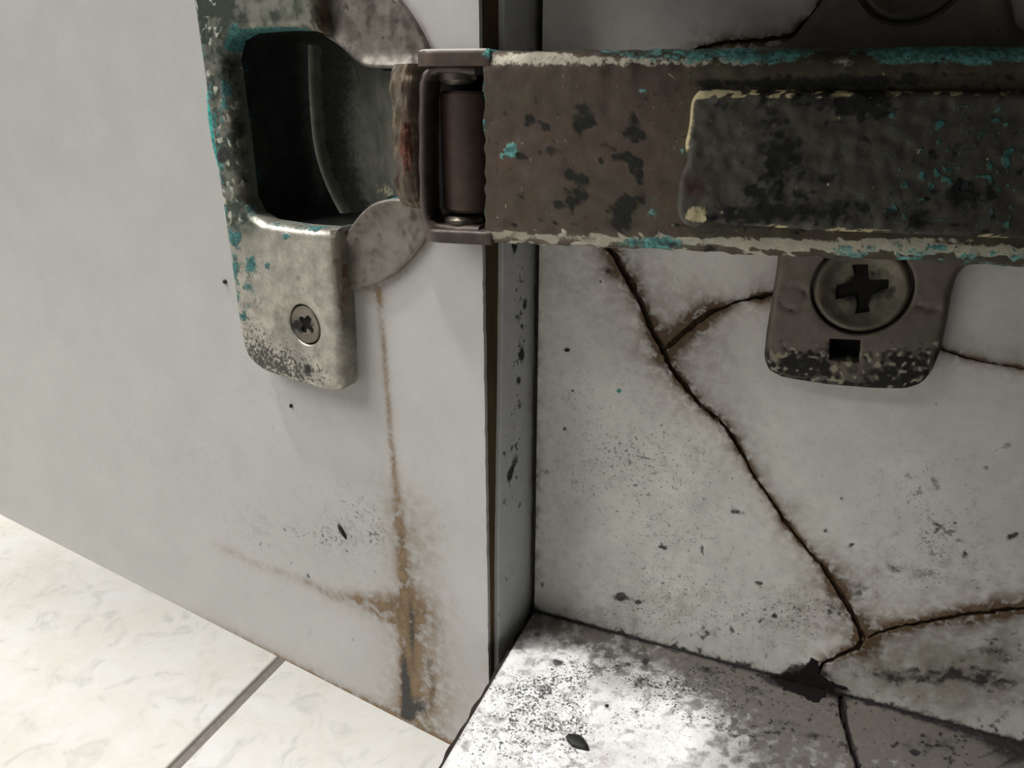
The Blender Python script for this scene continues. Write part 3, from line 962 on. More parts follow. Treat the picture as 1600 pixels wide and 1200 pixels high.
# edge lamination starts a little behind the front: the raw board shows as a brown stripe
el = [(4.3 - 2.4 * (1 - sstep(-10, 80, z)) + 0.10 * float(vn(np.array([z / 1.7]), np.array([1.0]), 8)[0]) - 0.25, float(z)) for z in np.arange(ZB, 112, 1.2)]
el = [(15.4, ZB)] + [(15.4, 640), (2.6, 640)] + el[::-1]
slab('edge_band', EDGE, el, -0.15, 0.55, M_BAND, door, r=0.15, step=0.7, paint=band_paint, label='grey mould-spotted edge band')
slab('outer_sheet', DOOR, [(-420, ZB), (-0.1, ZB), (-0.1, 640), (-420, 640)], -16.2, -15.4, M_PLAIN, door, back=True)

exec_hinge = True
# ================================================================== hinge
hg = thing('cabinet_hinge', (1.3, -19, 69.6), 'corroded concealed metal hinge joining the white door to the cabinet side', 'hinge')


def mir(p):            # the cup plate is symmetric about the cup's centre line
    return [(a, 2 * CUP[1] - b) for a, b in p]


def plate_paint(x, y, P):
    n = len(x); g = np.zeros((n, 4)); t = np.zeros((n, 4))
    nf = fbm(x / 8, y / 8, 81); nz = fbm(x / 25, y / 25, 83)
    u = (P - DOOR.O) @ DOOR.e1
    le = np.maximum(u + 40.6, 0)
    T = 0.50 * sstep(0.45, 0.62, fbm(x / 6, y / 9, 85)) * np.exp(-le / 3.0) + 0.45 * np.exp(-le / 1.2) + 0.20 * blob(x, y, 350, 200, 50, 220) * (0.5 + nf) + 0.34 * blob(x, y, 395, 440, 28, 90) + 0.22 * blob(x, y, 420, 60, 80, 60) * nz * 2
    for cx, cy, rx, ry, s in [(367, 372, 9, 10, .8), (446, 369, 11, 7, .75), (492, 357, 16, 7, .85), (393, 413, 6, 10, .5), (418, 415, 5, 8, .55), (448, 422, 5, 6, .4), (365, 52, 9, 22, .5), (352, 150, 12, 30, .35), (372, 100, 8, 40, .3)]:
        T += s * blob(x, y, cx, cy, rx, ry)
    g[:, 1] = 0.35 + 0.85 * blob(x, y, 420, 565, 60, 40) + 0.5 * blob(x, y, 490, 590, 50, 30) + 0.45 * blob(x, y, 390, 500, 30, 60) + 0.25 * blob(x, y, 465, 430, 60, 30)
    g[:, 2] = 0.9 * blob(x, y, 350, 243, 14, 14) * (0.5 + nf) + 0.85 * blob(x, y, 481, 577, 9, 11) * (0.6 + nf * .8) + 0.5 * blob(x, y, 466, 434, 9, 10) + 0.5 * blob(x, y, 420, 58, 0.6, 0.6) + 0.6 * blob(x, y, 335, 95, 10, 12) * nf * 1.6
    g[:, 2] += 0.6 * blob(x, y, 481, 418, 3, 4)
    g[:, 0] = 0.35 * blob(x, y, 540, 420, 16, 60) + 0.55 * blob(x, y, 522, 400, 12, 30) + 0.35 * blob(x, y, 600, 345, 40, 14) * nf * 1.5 + 0.4 * blob(x, y, 590, 390, 10, 60) * nf * 1.5
    g[:, 0] += 0.22 * blob(x, y, 560, 50, 110, 60) + 0.35 * blob(x, y, 500, 25, 16, 30)
    g[:, 3] = 0.55 * sstep(0.55, 0.7, fbm(x / 7, y / 7, 87)) * np.exp(-le / 5) + 0.28 * blob(x, y, 370, 250, 40, 150) + 0.30 * blob(x, y, 430, 540, 90, 60) * (0.5 + nz) + 0.2 * blob(x, y, 400, 40, 80, 50)
    fl_ = (u > -20.5)
    g[:, 0] += fl_ * (0.7 * sstep(0.60, 0.75, fbm(x / 6, y / 40, 89)) + 0.35 * sstep(0.5, 0.7, fbm(x / 14, y / 14, 90)))
    g[:, 3] += fl_ * 0.35 * sstep(0.55, 0.7, fbm(x / 9, y / 12, 92))
    h = (P - DOOR.O) @ DOOR.n
    wall = (u > -36.8) & (u < -18.0) & (h < HP - 0.35) & (np.abs(P[:, 2] - CUP[1]) < 12.2)
    wall = wall * ((P[:, 2] > CUP[1] + 9.3) * 0.66 * (u < -21.5) + (P[:, 2] < CUP[1] - 9.6) * 0.50 * (u < -22) * sstep(0.35, 0.6, nz))
    T = np.maximum(T, wall * (0.75 + 0.5 * nf))
    t[:, 0] = T
    fine = fbm(x / 5, y / 7, 94)
    t[:, 3] = 1.3 * sstep(400, 372, x + 0.10 * (200 - y)) * sstep(400, 330, y) * (0.5 + 0.6 * nz) + 1.0 * sstep(75, 40, y) * sstep(520, 480, x) * (0.45 + 0.7 * nz) + 0.9 * fl_ * (0.35 + 0.9 * nz) * (1.0 - 0.45 * (y > 300)) + 0.25 * nz
    g[:, 2] += 0.38 * sstep(0.55, 0.70, fine) * sstep(410, 370, x) * (y < 400) + 0.30 * sstep(0.6, 0.72, fine) * fl_ + 0.30 * sstep(0.6, 0.72, fine) * (y < 60)
    g[:, 3] += 0.34 * sstep(0.58, 0.70, fbm(x / 4, y / 9, 96)) * sstep(410, 365, x)
    return g, t


HP = 3.2   # height of the raised plate
low = [(-40.3, CUP[1]), (-40.25, 56), (-40.35, 43), (-39.8, 38.6), (-36.6, 36.9), (-30.0, 36.5), (-23.0, 36.4), (-21.0, 37.3), (-20.6, 42.0), (-20.0, 55.0), (-19.2, 59.2)]
opn = [(-19.2, 59.2), (-21.4, 58.9), (-26.5, 58.7), (-32.5, 58.8), (-35.0, 59.6), (-36.2, 61.6), (-36.0, CUP[1])]
low_r = rounded(low, [0, 2, 2, 1.6, 1.2, 3, 1.0, 1.2, 2, 2, 0.3], 4)
plate_ol = low_r + opn[1:] + mir(opn[1:-1])[::-1] + mir(low_r)[::-1][:-1]
SCR = (-27.3, 45.4)


def plate_disp(a, b):
    d = np.hypot((a - SCR[0] + 0.35) / 3.1, (b - SCR[1] + 0.35) / 3.1)
    return -0.70 * np.exp(-(d / 1.30) ** 6) + 0.10 * (fbm(a / 1.5, b / 1.5, 5) - 0.5) * (np.hypot(a + 40, 0) < 6)


cup_plate = slab('cup_plate', DOOR, plate_ol, 0.02, HP, M_PLATE, hg, r=1.15, hr=0.3, edge=0.55, step=0.5, paint=plate_paint, disp=plate_disp, segs=5,
                 holes=[[(SCR[0] + 2.85 * math.cos(t), SCR[1] + 2.85 * math.sin(t)) for t in np.linspace(0, 2 * math.pi, 30)[:-1]]], label='pale corroded plate with a teal edge')

# round flange of the cup with its necked opening
neck = DOOR.pts([(534, 370), (558, 335), (578, 318), (604, 311), (664, 313)], 1.9)
neck_u = DOOR.pts([(500, 56), (522, 68), (560, 104), (585, 107), (664, 107)], 1.9)
neck_loop = rounded([(-37.4, 57.8), (-20.0, 57.8)] + neck + neck_u[::-1] + mir([(-21.5, 57.8), (-37.4, 57.8)]), [1.5, 1, 1.2, 1.6, 1.2, 1, .6, .6, 1, 1.2, 1.6, 1.2, 1, 1.5], 4)
circ = [(CUP[0] + CUPR * math.cos(t), CUP[1] + CUPR * math.sin(t)) for t in np.linspace(0, 2 * math.pi, 120)[:-1]]


def flange_disp(a, b):
    # the rim of the neck is pressed up into a low lip
    P = DOOR.to3(np.c_[a, b], 0.0)
    d, _ = pdist(a, b, [(p[0], p[1]) for p in neck]); d2, _ = pdist(a, b, [(p[0], p[1]) for p in neck_u])
    return 0.8 * np.exp(-(np.minimum(d, d2) / 0.8) ** 2) + 0.06 * (fbm(a, b, 12) - 0.5)


slab('cup_flange', DOOR, circ, 0.0, 0.9, M_FLANGE, hg, r=0.4, holes=[neck_loop], hr=0.5, edge=0.55, step=0.6, paint=plate_paint, disp=flange_disp, hole_h0=-0.5,
     label='thin round flange lying on the door')


def cup_paint(x, y, P):
    n = len(x); g = np.zeros((n, 4)); t = np.zeros((n, 4))
    h = (P - DOOR.O) @ DOOR.n
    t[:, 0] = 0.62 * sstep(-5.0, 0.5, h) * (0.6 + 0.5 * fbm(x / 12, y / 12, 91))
    g[:, 2] = 0.3 * sstep(-5, -10, h)  # black towards the bowl's bottom paints shade into the cup
    return g, t


def ring(loop, h): return DOOR.to3(np.array(loop), h)
nl = resample(ccw(neck_loop), 0.8)
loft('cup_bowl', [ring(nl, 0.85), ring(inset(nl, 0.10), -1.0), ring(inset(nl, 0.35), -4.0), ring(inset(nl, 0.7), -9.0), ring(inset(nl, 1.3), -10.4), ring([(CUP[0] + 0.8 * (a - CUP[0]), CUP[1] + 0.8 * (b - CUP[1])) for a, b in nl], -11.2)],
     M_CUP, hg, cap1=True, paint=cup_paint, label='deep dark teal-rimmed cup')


def profile_sweep(name, prof, z0, z1, mat, thick, nz=24, paint=None, label=None, taper=None):
    """a bent strip: profile in (u, h) of the door plane, swept along z and given thickness"""
    p = np.array(prof, float)
    d = np.gradient(p, axis=0); d /= np.linalg.norm(d, axis=1)[:, None]
    nn = np.stack([-d[:, 1], d[:, 0]], 1)
    lo = p - nn * thick
    loop = np.vstack([p, lo[::-1]])
    loops = []
    for k in range(nz + 1):
        s = k / nz
        zc = z0 + (z1 - z0) * s
        q = []
        for (u, h) in loop:
            zz_ = zc
            if taper is not None: zz_ = CUP[1] + (zc - CUP[1]) * taper(u)
            q.append(DOOR.to3(np.array([[u, zz_]]), h)[0])
        loops.append(q)
    return loft(name, loops, mat, hg, cap0=True, cap1=True, paint=paint, label=label, sharp=60)


def smooth_curve(pts, n=6):
    pts = [np.array(p, float) for p in pts]; out = []
    for i in range(len(pts) - 1):
        p0 = pts[max(i - 1, 0)]; p1 = pts[i]; p2 = pts[i + 1]; p3 = pts[min(i + 2, len(pts) - 1)]
        for k in range(n):
            t = k / n
            out.append(0.5 * ((2 * p1) + (-p0 + p2) * t + (2 * p0 - 5 * p1 + 4 * p2 - p3) * t * t + (-p0 + 3 * p1 - 3 * p2 + p3) * t ** 3))
    out.append(pts[-1])
    return [tuple(v) for v in out]


def link_paint(x, y, P):
    n = len(x); g = np.zeros((n, 4)); t = np.zeros((n, 4))
    nf = fbm(x / 8, y / 20, 101)
    q = P - DOOR.O
    u = q @ DOOR.e1; h = q @ DOOR.n
    ridge = np.exp(-((h + 1.7) / 0.9) ** 2) * (u < -20)
    g[:, 3] = 0.30 * ridge + 0.40 * blob(x, y, 600, 295, 30, 20) + 0.2 * sstep(545, 620, x) * nf  # cream paints the ridge's highlight and the lighter right part
    g[:, 2] = 0.85 * (1 - ridge) * sstep(615, 505, x)  # black beside the ridge is painted shade
    g[:, 0] = 0.3 * nf
    g[:, 1] = 0.5
    t[:, 3] = 0.3 * blob(x, y, 560, 180, 70, 120)
    return g, t


lp = smooth_curve([(-27.4, -8.8), (-27.3, -5.0), (-27.1, -2.6), (-26.6, -1.5), (-26.0, -1.7), (-25.4, -3.0), (-23.4, -4.6), (-20.0, -4.4), (-16.5, -2.6), (-13.0, -0.5), (-9.8, 1.2)], 5)
inner = profile_sweep('link_arm', lp, CUP[1] - 10.0, CUP[1] + 10.0, M_LINKARM, 0.9, 30, link_paint, 'bent inner arm rising out of the cup', taper=lambda u: 1.0 - 0.30 * float(sstep(-19.5, -13.5, u)))
for v in inner.data.vertices:            # the ridge bows towards its lower end
    q = np.array(v.co) / S + base_of(inner) - DOOR.O
    u_, z_ = q @ DOOR.e1, q[2] - CUP[1]
    if u_ < -18:
        f_ = min(1.0, (-18 - u_) / 6.0)
        sh_ = f_ * (3.6 * max(0.0, -z_ / 10.0) ** 2 + 0.7 * max(0.0, z_ / 10.0) ** 2)
        v.co += Vector((DOOR.e1 * sh_ * S).tolist())


# the rolled end of the link, rusted through in the middle
def roll_paint(x, y, P):
    n = len(x); g = np.zeros((n, 4)); t = np.zeros((n, 4))
    nv = fbm(x / 4, y / 26, 111); nf = fbm(x / 5, y / 8, 113)
    t[:, 1] = 0.85 * blob(x, y, 634, 222, 12, 40) + 0.45 * blob(x, y, 640, 280, 16, 50) * nv * 1.7
    g[:, 0] = 0.35 + 0.5 * nv
    g[:, 3] = 0.5 * sstep(0.5, 0.75, nv)
    g[:, 2] = 0.6 * sstep(0.62, 0.8, nf)
    return g, t


rl = smooth_curve([(-10.9, 0.6), (-10.6, 1.9), (-9.7, 3.0), (-8.5, 3.8), (-7.3, 4.1), (-6.4, 3.7), (-6.0, 2.8)], 8)
loops = []
NZ = 60
for k in range(NZ + 1):
    s = k / NZ; z = CUP[1] - 7.4 + 15.0 * s
    j = float(vn(np.array([s * 17]), np.array([2.]), 6)[0]) - 0.5
    e = 0.55 * (abs(2 * s - 1) ** 6)
    p = np.array(rl); p = p + np.array([0.45 * j + e, 0.25 * j - e])
    st_ = vn(np.arange(len(p)) * 0.55 + 0.5 * j, np.full(len(p), s * 6.0), 23) - 0.5
    p = p + np.stack([-st_ * 0.25, st_ * 0.55], 1)
    q = np.vstack([p, (p - np.array([0.0, 0.0]))[::-1] * 1.0 + np.array([0.55, -0.95])])
    loops.append(DOOR.to3(q[:, :1] * [1, 0] + [0, z], q[:, 1]))
loft('link_roll', loops, M_LINK, hg, cap0=True, cap1=True, paint=roll_paint, label='rusty rolled end of the link', sharp=60)


# knuckle: everything here sits on the arm's own plane; points found at the arm's face
def AP(lst, h=0.0): return ARM.pts(lst, h)


def knuckle_paint(x, y, P):
    n = len(x); g = np.zeros((n, 4)); t = np.zeros((n, 4))
    nf = fbm(x / 6, y / 6, 121)
    t[:, 0] = 0.75 * blob(x, y, 768, 82, 14, 9) + 0.3 * nf * (x > 745) + 0.35 * blob(x, y, 660, 85, 14, 10) * nf
    g[:, 0] = 0.28 * nf + 0.3 * blob(x, y, 700, 350, 60, 30) * nf + 0.75 * np.exp(-((y - 96) / 9.0) ** 2) * (0.5 + nf)
    g[:, 3] = 0.25 * nf + 0.9 * sstep(78.7, 78.85, P[:, 2])  # cream on the upper ear's top is its painted highlight
    g[:, 2] = 0.3 * sstep(0.6, 0.8, nf)
    return g, t


# two cheeks (top and bottom ears of the channel): thin plates lying level, rounded at the free end
CH = Plane([1.3, -19.0, 0], [math.cos(AT), math.sin(AT), 0], [-math.sin(AT), math.cos(AT), 0], [0, 0, 1])   # level plane: a along the arm, b into the cabinet side
zt, zbm = 78.55, 60.75
cheek = rounded([(0.6, 0.0), (0.6, 8.0), (-6.2, 8.0), (-7.6, 5.5), (-7.4, 2.0), (-5.8, 0.1)], [0.1, 0.5, 2, 2, 2, 1.2], 5)
slab('knuckle_ear', CH, cheek, zt - 1.15, zt + 0.35, M_EAR, hg, r=0.45, edge=0.5, step=0.6, paint=knuckle_paint, back=True, label='bright upper ear of the knuckle')
slab('knuckle_ear', CH, cheek, zbm - 0.2, zbm + 1.15, M_EAR, hg, r=0.4, edge=0.5, step=0.6, paint=knuckle_paint, back=True, label='lower ear of the knuckle')
# dull front lip of the upper ear
lipo = rounded(AP([(662, 100), (668, 92), (700, 87), (762, 87), (762, 120), (745, 104), (690, 102), (672, 118)], 0.0), 0.25, 3)

# bracket: a bent flat bar that runs round the roller
bp_ = AP([(742, 109), (700, 106), (678, 108), (667, 118), (662, 140), (661, 200), (661, 270), (663, 325), (668, 345), (682, 356), (715, 361), (748, 361)], -0.8)
bp_ = smooth_curve(bp_, 4)
cl = []
for i, (a, b) in enumerate(bp_):
    a0, b0 = bp_[max(i - 1, 0)]; a1, b1 = bp_[min(i + 1, len(bp_) - 1)]
    d = np.array([a1 - a0, b1 - b0]); d /= np.linalg.norm(d); nn = np.array([-d[1], d[0]])
    hw = 0.45 + 0.05 * math.sin(i * 1.7)
    q = []
    for s, h in [(-hw, -4.5), (-hw, -0.95), (-hw * 0.7, -0.72), (0, -0.62), (hw * 0.7, -0.72), (hw, -0.95), (hw, -4.5)]:
        q.append(ARM.to3(np.array([[a + nn[0] * s, b + nn[1] * s]]), h)[0])
    cl.append(q)
loft('knuckle_bracket', cl, M_EAR, hg, cap0=True, cap1=True, paint=knuckle_paint, sharp=60)
# back of the recess
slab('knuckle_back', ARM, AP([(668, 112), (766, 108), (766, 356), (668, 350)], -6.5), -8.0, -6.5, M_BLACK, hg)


def cyl(name, plane, a, z0, z1, depth, rad, mat, bev=0.25, n=28, paint=None, label=None, rx=None):
    cen = plane.to3(np.array([[a, 0]]), depth)[0]
    loops = []
    prof = [(z0, rad - bev), (z0 + bev, rad), (z1 - bev, rad), (z1, rad - bev)]
    for z, r_ in prof:
        loops.append([cen + np.array([0, 0, z]) + plane.e1 * math.cos(t) * r_ + plane.n * math.sin(t) * r_ for t in [2 * math.pi * k / n for k in range(n)]])
    return loft(name, loops, mat, hg, cap0=True, cap1=True, paint=paint, label=label)


r0 = ARM.pix(680, 240, -1.8); r1 = ARM.pix(770, 240, -1.8)
ra = (r0[0] + r1[0]) / 2; rr = (r1[0] - r0[0]) / 2
zr1 = ARM.pix(710, 142, -1.2)[1]; zr0 = ARM.pix(710, 334, -1.2)[1]
cyl('roller', ARM, ra, zr0, zr1, -1.3 - rr, rr, M_ROLL, 0.3, label='dark brown roller between the ears')
cyl('pin', ARM, ARM.pix(697, 115, -1.2)[0] + 0.5, zr1 + 0.55, ARM.pix(700, 101, -1.2)[1], -1.3 - 1.9, 1.95, M_STEEL, 0.45, label='worn upper pin head')
cyl('pin', ARM, ARM.pix(712, 345, -1.2)[0], ARM.pix(710, 357, -1.2)[1], zr0 - 0.4, -1.3 - 2.2, 2.2, M_LINK, 0.35, label='worn lower pin head')

# ------------------------------------------------------------------ hinge arm: a channel with rolled edges
ZT, ZBT = 78.7, 60.6


def arm_paint(x, y, P):
    n = len(x); g = np.zeros((n, 4)); t = np.zeros((n, 4))
    nf = fbm(x / 7, y / 7, 131); nz = fbm(x / 22, y / 22, 133); nx_ = fbm(x / 16, y / 5, 137)
    top = sstep(118, 92, y - 0.0) ; bott = sstep(352, 372, y - 0.02 * (x - 770))
    T = top * (0.26 + 0.36 * nx_ + 0.18 * sstep(950, 1250, x) - 0.55 * blob(x, y, 815, 100, 80, 24) - 0.3 * blob(x, y, 930, 104, 60, 14) - 0.4 * blob(x, y, 1310, 95, 60, 20)) + 0.22 * bott * nx_ * 1.6
    T += 0.5 * sstep(1200, 1350, x) * bott * nx_
    T += 0.55 * np.exp(-np.maximum(x - 757, 0) / 5.0) * (0.4 + nf) * sstep(0.35, 0.6, nz + 0.15)
    for cx, cy, rx, ry, s in [(800, 237, 14, 17, .8), (775, 190, 12, 10, .4), (1000, 152, 16, 16, .4), (1003, 140, 10, 6, .4), (985, 168, 6, 6, .4), (1050, 225, 22, 30, .42), (1020, 380, 60, 12, .6), (1030, 345, 30, 20, .35), (1020, 330, 14, 12, .35), (790, 330, 30, 20, .25)]:
        T += s * blob(x, y, cx, cy, rx, ry) * (0.6 + 0.7 * nf)
    B = np.zeros(n)
    for cx, cy, rx, ry, s in [(828, 188, 10, 10, 1.), (852, 199, 9, 9, 1.), (812, 243, 10, 9, .9), (912, 170, 22, 17, .75), (905, 202, 8, 12, .95), (915, 190, 18, 12, .8), (860, 235, 12, 10, .8), (945, 225, 10, 8, .75),
                              (990, 190, 9, 16, 1.), (985, 210, 16, 10, 1.), (1002, 212, 8, 8, .9), (972, 245, 15, 8, 1.), (990, 255, 12, 12, .9), (1000, 275, 7, 12, .9), (890, 272, 11, 11, 1.), (912, 280, 11, 9, 1.), (870, 320, 9, 9, 1.), (905, 305, 20, 16, .75),
                              (970, 345, 22, 24, .95), (975, 320, 20, 14, .75), (1000, 310, 14, 12, .6), (895, 318, 12, 10, .6), (812, 305, 16, 8, .4), (790, 170, 12, 12, .35), (835, 145, 10, 8, .4), (800, 150, 16, 8, .3), (1200, 130, 80, 8, .8), (1110, 130, 30, 8, .8), (1350, 128, 90, 7, .7),
                              (1055, 140, 14, 22, .5), (850, 122, 18, 8, .35), (940, 253, 8, 6, .6), (860, 345, 40, 7, .4), (925, 372, 30, 7, .5), (1050, 382, 40, 7, .6), (1110, 390, 12, 8, 1.0), (800, 350, 30, 6, .35), (1300, 352, 260, 6, .75), (900, 120, 8, 5, .3)]:
        B += s * 1.0 * blob(x, y, cx + 5 * (nf - .5), cy, rx, ry) * (0.30 + 1.25 * fbm(x / 5, y / 5, 139))
    B += 0.36 * sstep(1120, 1350, x) * (y > 115) * (y < 365)
    A = 0.66 * np.exp(-((y - 96) / 12.0) ** 2) * (0.55 + 0.7 * nf) * sstep(1330, 1150, x) + 0.62 * np.exp(-((y - 368 - 0.03 * (x - 770)) / 9.0) ** 2) * (0.5 + 0.75 * nf) + 0.35 * bott * sstep(0.45, 0.7, nx_) * 1.8 + 0.5 * blob(x, y, 1400, 380, 200, 12) * nx_ * 1.6 + 0.5 * blob(x, y, 1320, 97, 40, 14) + 0.42 * blob(x, y, 1400, 95, 30, 20) + 0.45 * blob(x, y, 850, 84, 60, 6)  # cream crust; along the top roll it also paints the bright highlight
    ns = fbm(x / 4, y / 4, 143); face = (y > 112) * (y < 366)
    B += 0.55 * sstep(0.62, 0.72, fbm(x / 7, y / 7, 145)) * face * (0.5 + 0.5 * sstep(0.4, 0.6, nz))
    A += 0.50 * sstep(0.70, 0.78, fbm(x / 5, y / 8, 147)) * face
    T += 0.42 * sstep(0.64, 0.74, fbm(x / 6, y / 6, 149)) * face * sstep(0.45, 0.6, fbm(x / 45, y / 45, 151))
    g[:, 0] = 0.10 + 0.30 * nz + 0.3 * blob(x, y, 940, 235, 30, 30) * nf + 0.35 * sstep(0.6, 0.75, fbm(x / 12, y / 12, 153)) * face
    g[:, 1] = 0.30 + 0.30 * sstep(940, 1050, x)
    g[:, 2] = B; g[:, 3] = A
    t[:, 0] = T
    t[:, 1] = 0.45 * blob(x, y, 1390, 92, 20, 14)
    t[:, 3] = 0.55 * blob(x, y, 985, 330, 60, 50) * nz * 1.6 + 0.3 * blob(x, y, 860, 320, 80, 40) * nz * 1.5 + 0.35 * blob(x, y, 820, 150, 60, 40) * nz * 1.5 + 0.4 * sstep(1020, 1100, x)
    return g, t


def arm_section():
    r = 1.75
    pr = [(ZT - 0.9, -9.0), (ZT - 0.1, -9.0)]                  # (z, h)
    pr += [(ZT, -h) for h in np.linspace(8.2, r, 7)]
    for k in range(1, 9):
        th = k / 8 * math.pi / 2
        pr.append((ZT - r + r * math.cos(th), -r + r * math.sin(th)))
    pr += [(z, 0.0) for z in np.linspace(ZT - r, ZBT + r, 44)[1:-1]]
    for k in range(0, 9):
        th = k / 8 * math.pi / 2
        pr.append((ZBT + r - r * math.sin(th), -r + r * math.cos(th)))
    pr += [(ZBT, -h) for h in np.linspace(r, 8.2, 7)[1:]] + [(ZBT + 0.1, -9.0), (ZBT + 0.9, -9.0)]
    return pr


sec = arm_section()
sz = np.array([p[0] for p in sec]); sh = np.array([p[1] for p in sec])
xs = np.arange(0, 74, 0.42)
V, Fc = [], []
n = len(sec)
for i, a in enumerate(xs):
    aa = np.full(n, a)
    if i == 0: aa = aa + 0.16 * (vn(sz * 1.3, np.full(n, 5.0), 3) - 0.5) * 2
    rough_n = (fbm(aa * 1.1 + 40, sz * 1.1 + 3 * sh, 141) - 0.5)
    edge_amp = np.where((sz > ZT - 2.2) | (sz < ZBT + 2.0), 0.34, 0.12)
    hh = sh + edge_amp * rough_n
    # crusted edges are uneven in height as well
    zz_ = sz + np.where(sz > ZT - 0.6, 0.35, np.where(sz < ZBT + 0.6, 0.5, 0.0)) * (fbm(aa * 0.9 + 9, sh * 0.7, 143) - 0.5)
    V.extend(ARM.to3(np.c_[aa, zz_], hh).tolist())
for i in range(len(xs) - 1):
    for k in range(n - 1):
        a = i * n + k
        Fc.append((a, a + 1, a + n + 1, a + n))
# inner wall gives the sheet its thickness
st = len(V)
for a in (0.0, xs[-1]):
    V.extend(ARM.to3(np.c_[np.full(n, a), np.where(sz > 69.6, np.minimum(sz, ZT - 0.9), np.maximum(sz, ZBT + 0.9))], np.minimum(sh, -0.9)).tolist())
for k in range(n - 1): Fc.append((st + k + 1, st + k, st + n + k, st + n + k + 1))
for k in range(n - 1): Fc.append((k + 1, k, st + k, st + k + 1))
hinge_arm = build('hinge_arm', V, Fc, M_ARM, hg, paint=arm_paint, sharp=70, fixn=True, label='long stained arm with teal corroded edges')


def cover_paint(x, y, P):
    n = len(x); g = np.zeros((n, 4)); t = np.zeros((n, 4))
    nf = fbm(x / 8, y / 8, 151); nz = fbm(x / 30, y / 30, 153); nx_ = fbm(x / 18, y / 6, 157); nd = fbm(x / 14, y / 9, 159)
    B = 0.95 * blob(x, y, 1215, 250, 34, 48) * (0.6 + nf * .7) + 0.8 * blob(x, y, 1350, 165, 42, 22) + 0.75 * blob(x, y, 1165, 335, 55, 14) + 0.6 * blob(x, y, 1270, 330, 90, 22) + 0.6 * blob(x, y, 1430, 345, 40, 18) + 0.5 * blob(x, y, 1500, 310, 50, 20)
    B += 0.5 * blob(x, y, 1280, 150, 30, 20) + 0.5 * blob(x, y, 1130, 165, 18, 10) + 0.5 * blob(x, y, 1190, 140, 12, 14) + 0.6 * blob(x, y, 1370, 140, 16, 20)
    B += 0.32 * sstep(0.55, 0.75, nz) + 0.25 * sstep(0.5, 0.7, nd)
    R = 1.1 * blob(x, y, 1087, 287, 30, 22) * (0.7 + 0.5 * nf)
    edge_l = np.exp(-np.maximum(x - (1083 - 0.13 * (y - 140)), 0) / 10.0)
    A = 0.80 * edge_l * (y < 235) + 0.75 * blob(x, y, 1088, 336, 24, 20) + 0.85 * sstep(158, 149, y) * sstep(0.42, 0.55, nx_) * (x < 1320) + 0.5 * sstep(158, 149, y) * sstep(0.40, 0.58, nx_) * (x >= 1320)
    A += 0.8 * sstep(340, 352, y - 0.045 * (x - 1150)) * sstep(0.48, 0.62, nx_) * (x > 1200)
    A += 0.45 * blob(x, y, 1420, 231, 110, 3.5) * sstep(0.45, 0.6, vn(x / 14, y * 0, 5))
    A *= 1 - 0.9 * blob(x, y, 1087, 287, 26, 20)
    fl_ = sstep(0.70, 0.78, fbm(x / 5, y / 4, 163)); A += 0.55 * fl_ * sstep(0.42, 0.6, nz)
    B += 0.30 * sstep(0.58, 0.70, fbm(x / 10, y / 10, 165)); B *= 1 - 0.6 * fl_
    T = 0.44 * sstep(0.58, 0.72, fbm(x / 12, y / 7, 167)) * sstep(1180, 1400, x) + 0.30 * blob(x, y, 1500, 280, 130, 70) * (0.4 + nd) + 0.45 * sstep(0.64, 0.75, fbm(x / 9, y / 5, 161)) * sstep(1200, 1420, x) + 0.3 * blob(x, y, 1285, 220, 20, 10) + 0.5 * blob(x, y, 1472, 190, 8, 8) + 0.25 * blob(x, y, 1550, 180, 60, 40) * nd * 1.5
    g[:, 0], g[:, 1], g[:, 2], g[:, 3] = R, 0.45 + 0.2 * nz, B, A
    t[:, 0] = T
    t[:, 3] = 0.5 * nz + 0.2
    return g, t


co_px = [(1092, 140), (1080, 158), (1077, 200), (1070, 225), (1074, 252), (1061, 280), (1057, 330), (1064, 352), (1090, 359), (1112, 348), (1140, 353), (1300, 362), (1450, 368), (1640, 376), (1640, 143), (1450, 142), (1300, 141)]
cov = rounded(AP(co_px, 0.9), [0.8, .8, .8, .5, .4, .6, .8, .8, .6, .4, .5, 1, 1, .1, .1, 1, 1], 4)
slab('arm_cover', ARM, cov, 0.0, 0.95, M_COVER, hg, r=0.55, edge=0.4, step=0.4, paint=cover_paint, segs=4,
     disp=lambda a, b: 0.34 * (fbm(a * 1.2, b * 1.2, 171) - 0.5) + 0.2 * (fbm(a * 3, b * 3, 173) - 0.5), label='dark mouldy raised cover with a cream rim')

# ------------------------------------------------------------------ mounting plate on the cabinet side
MH = 2.6


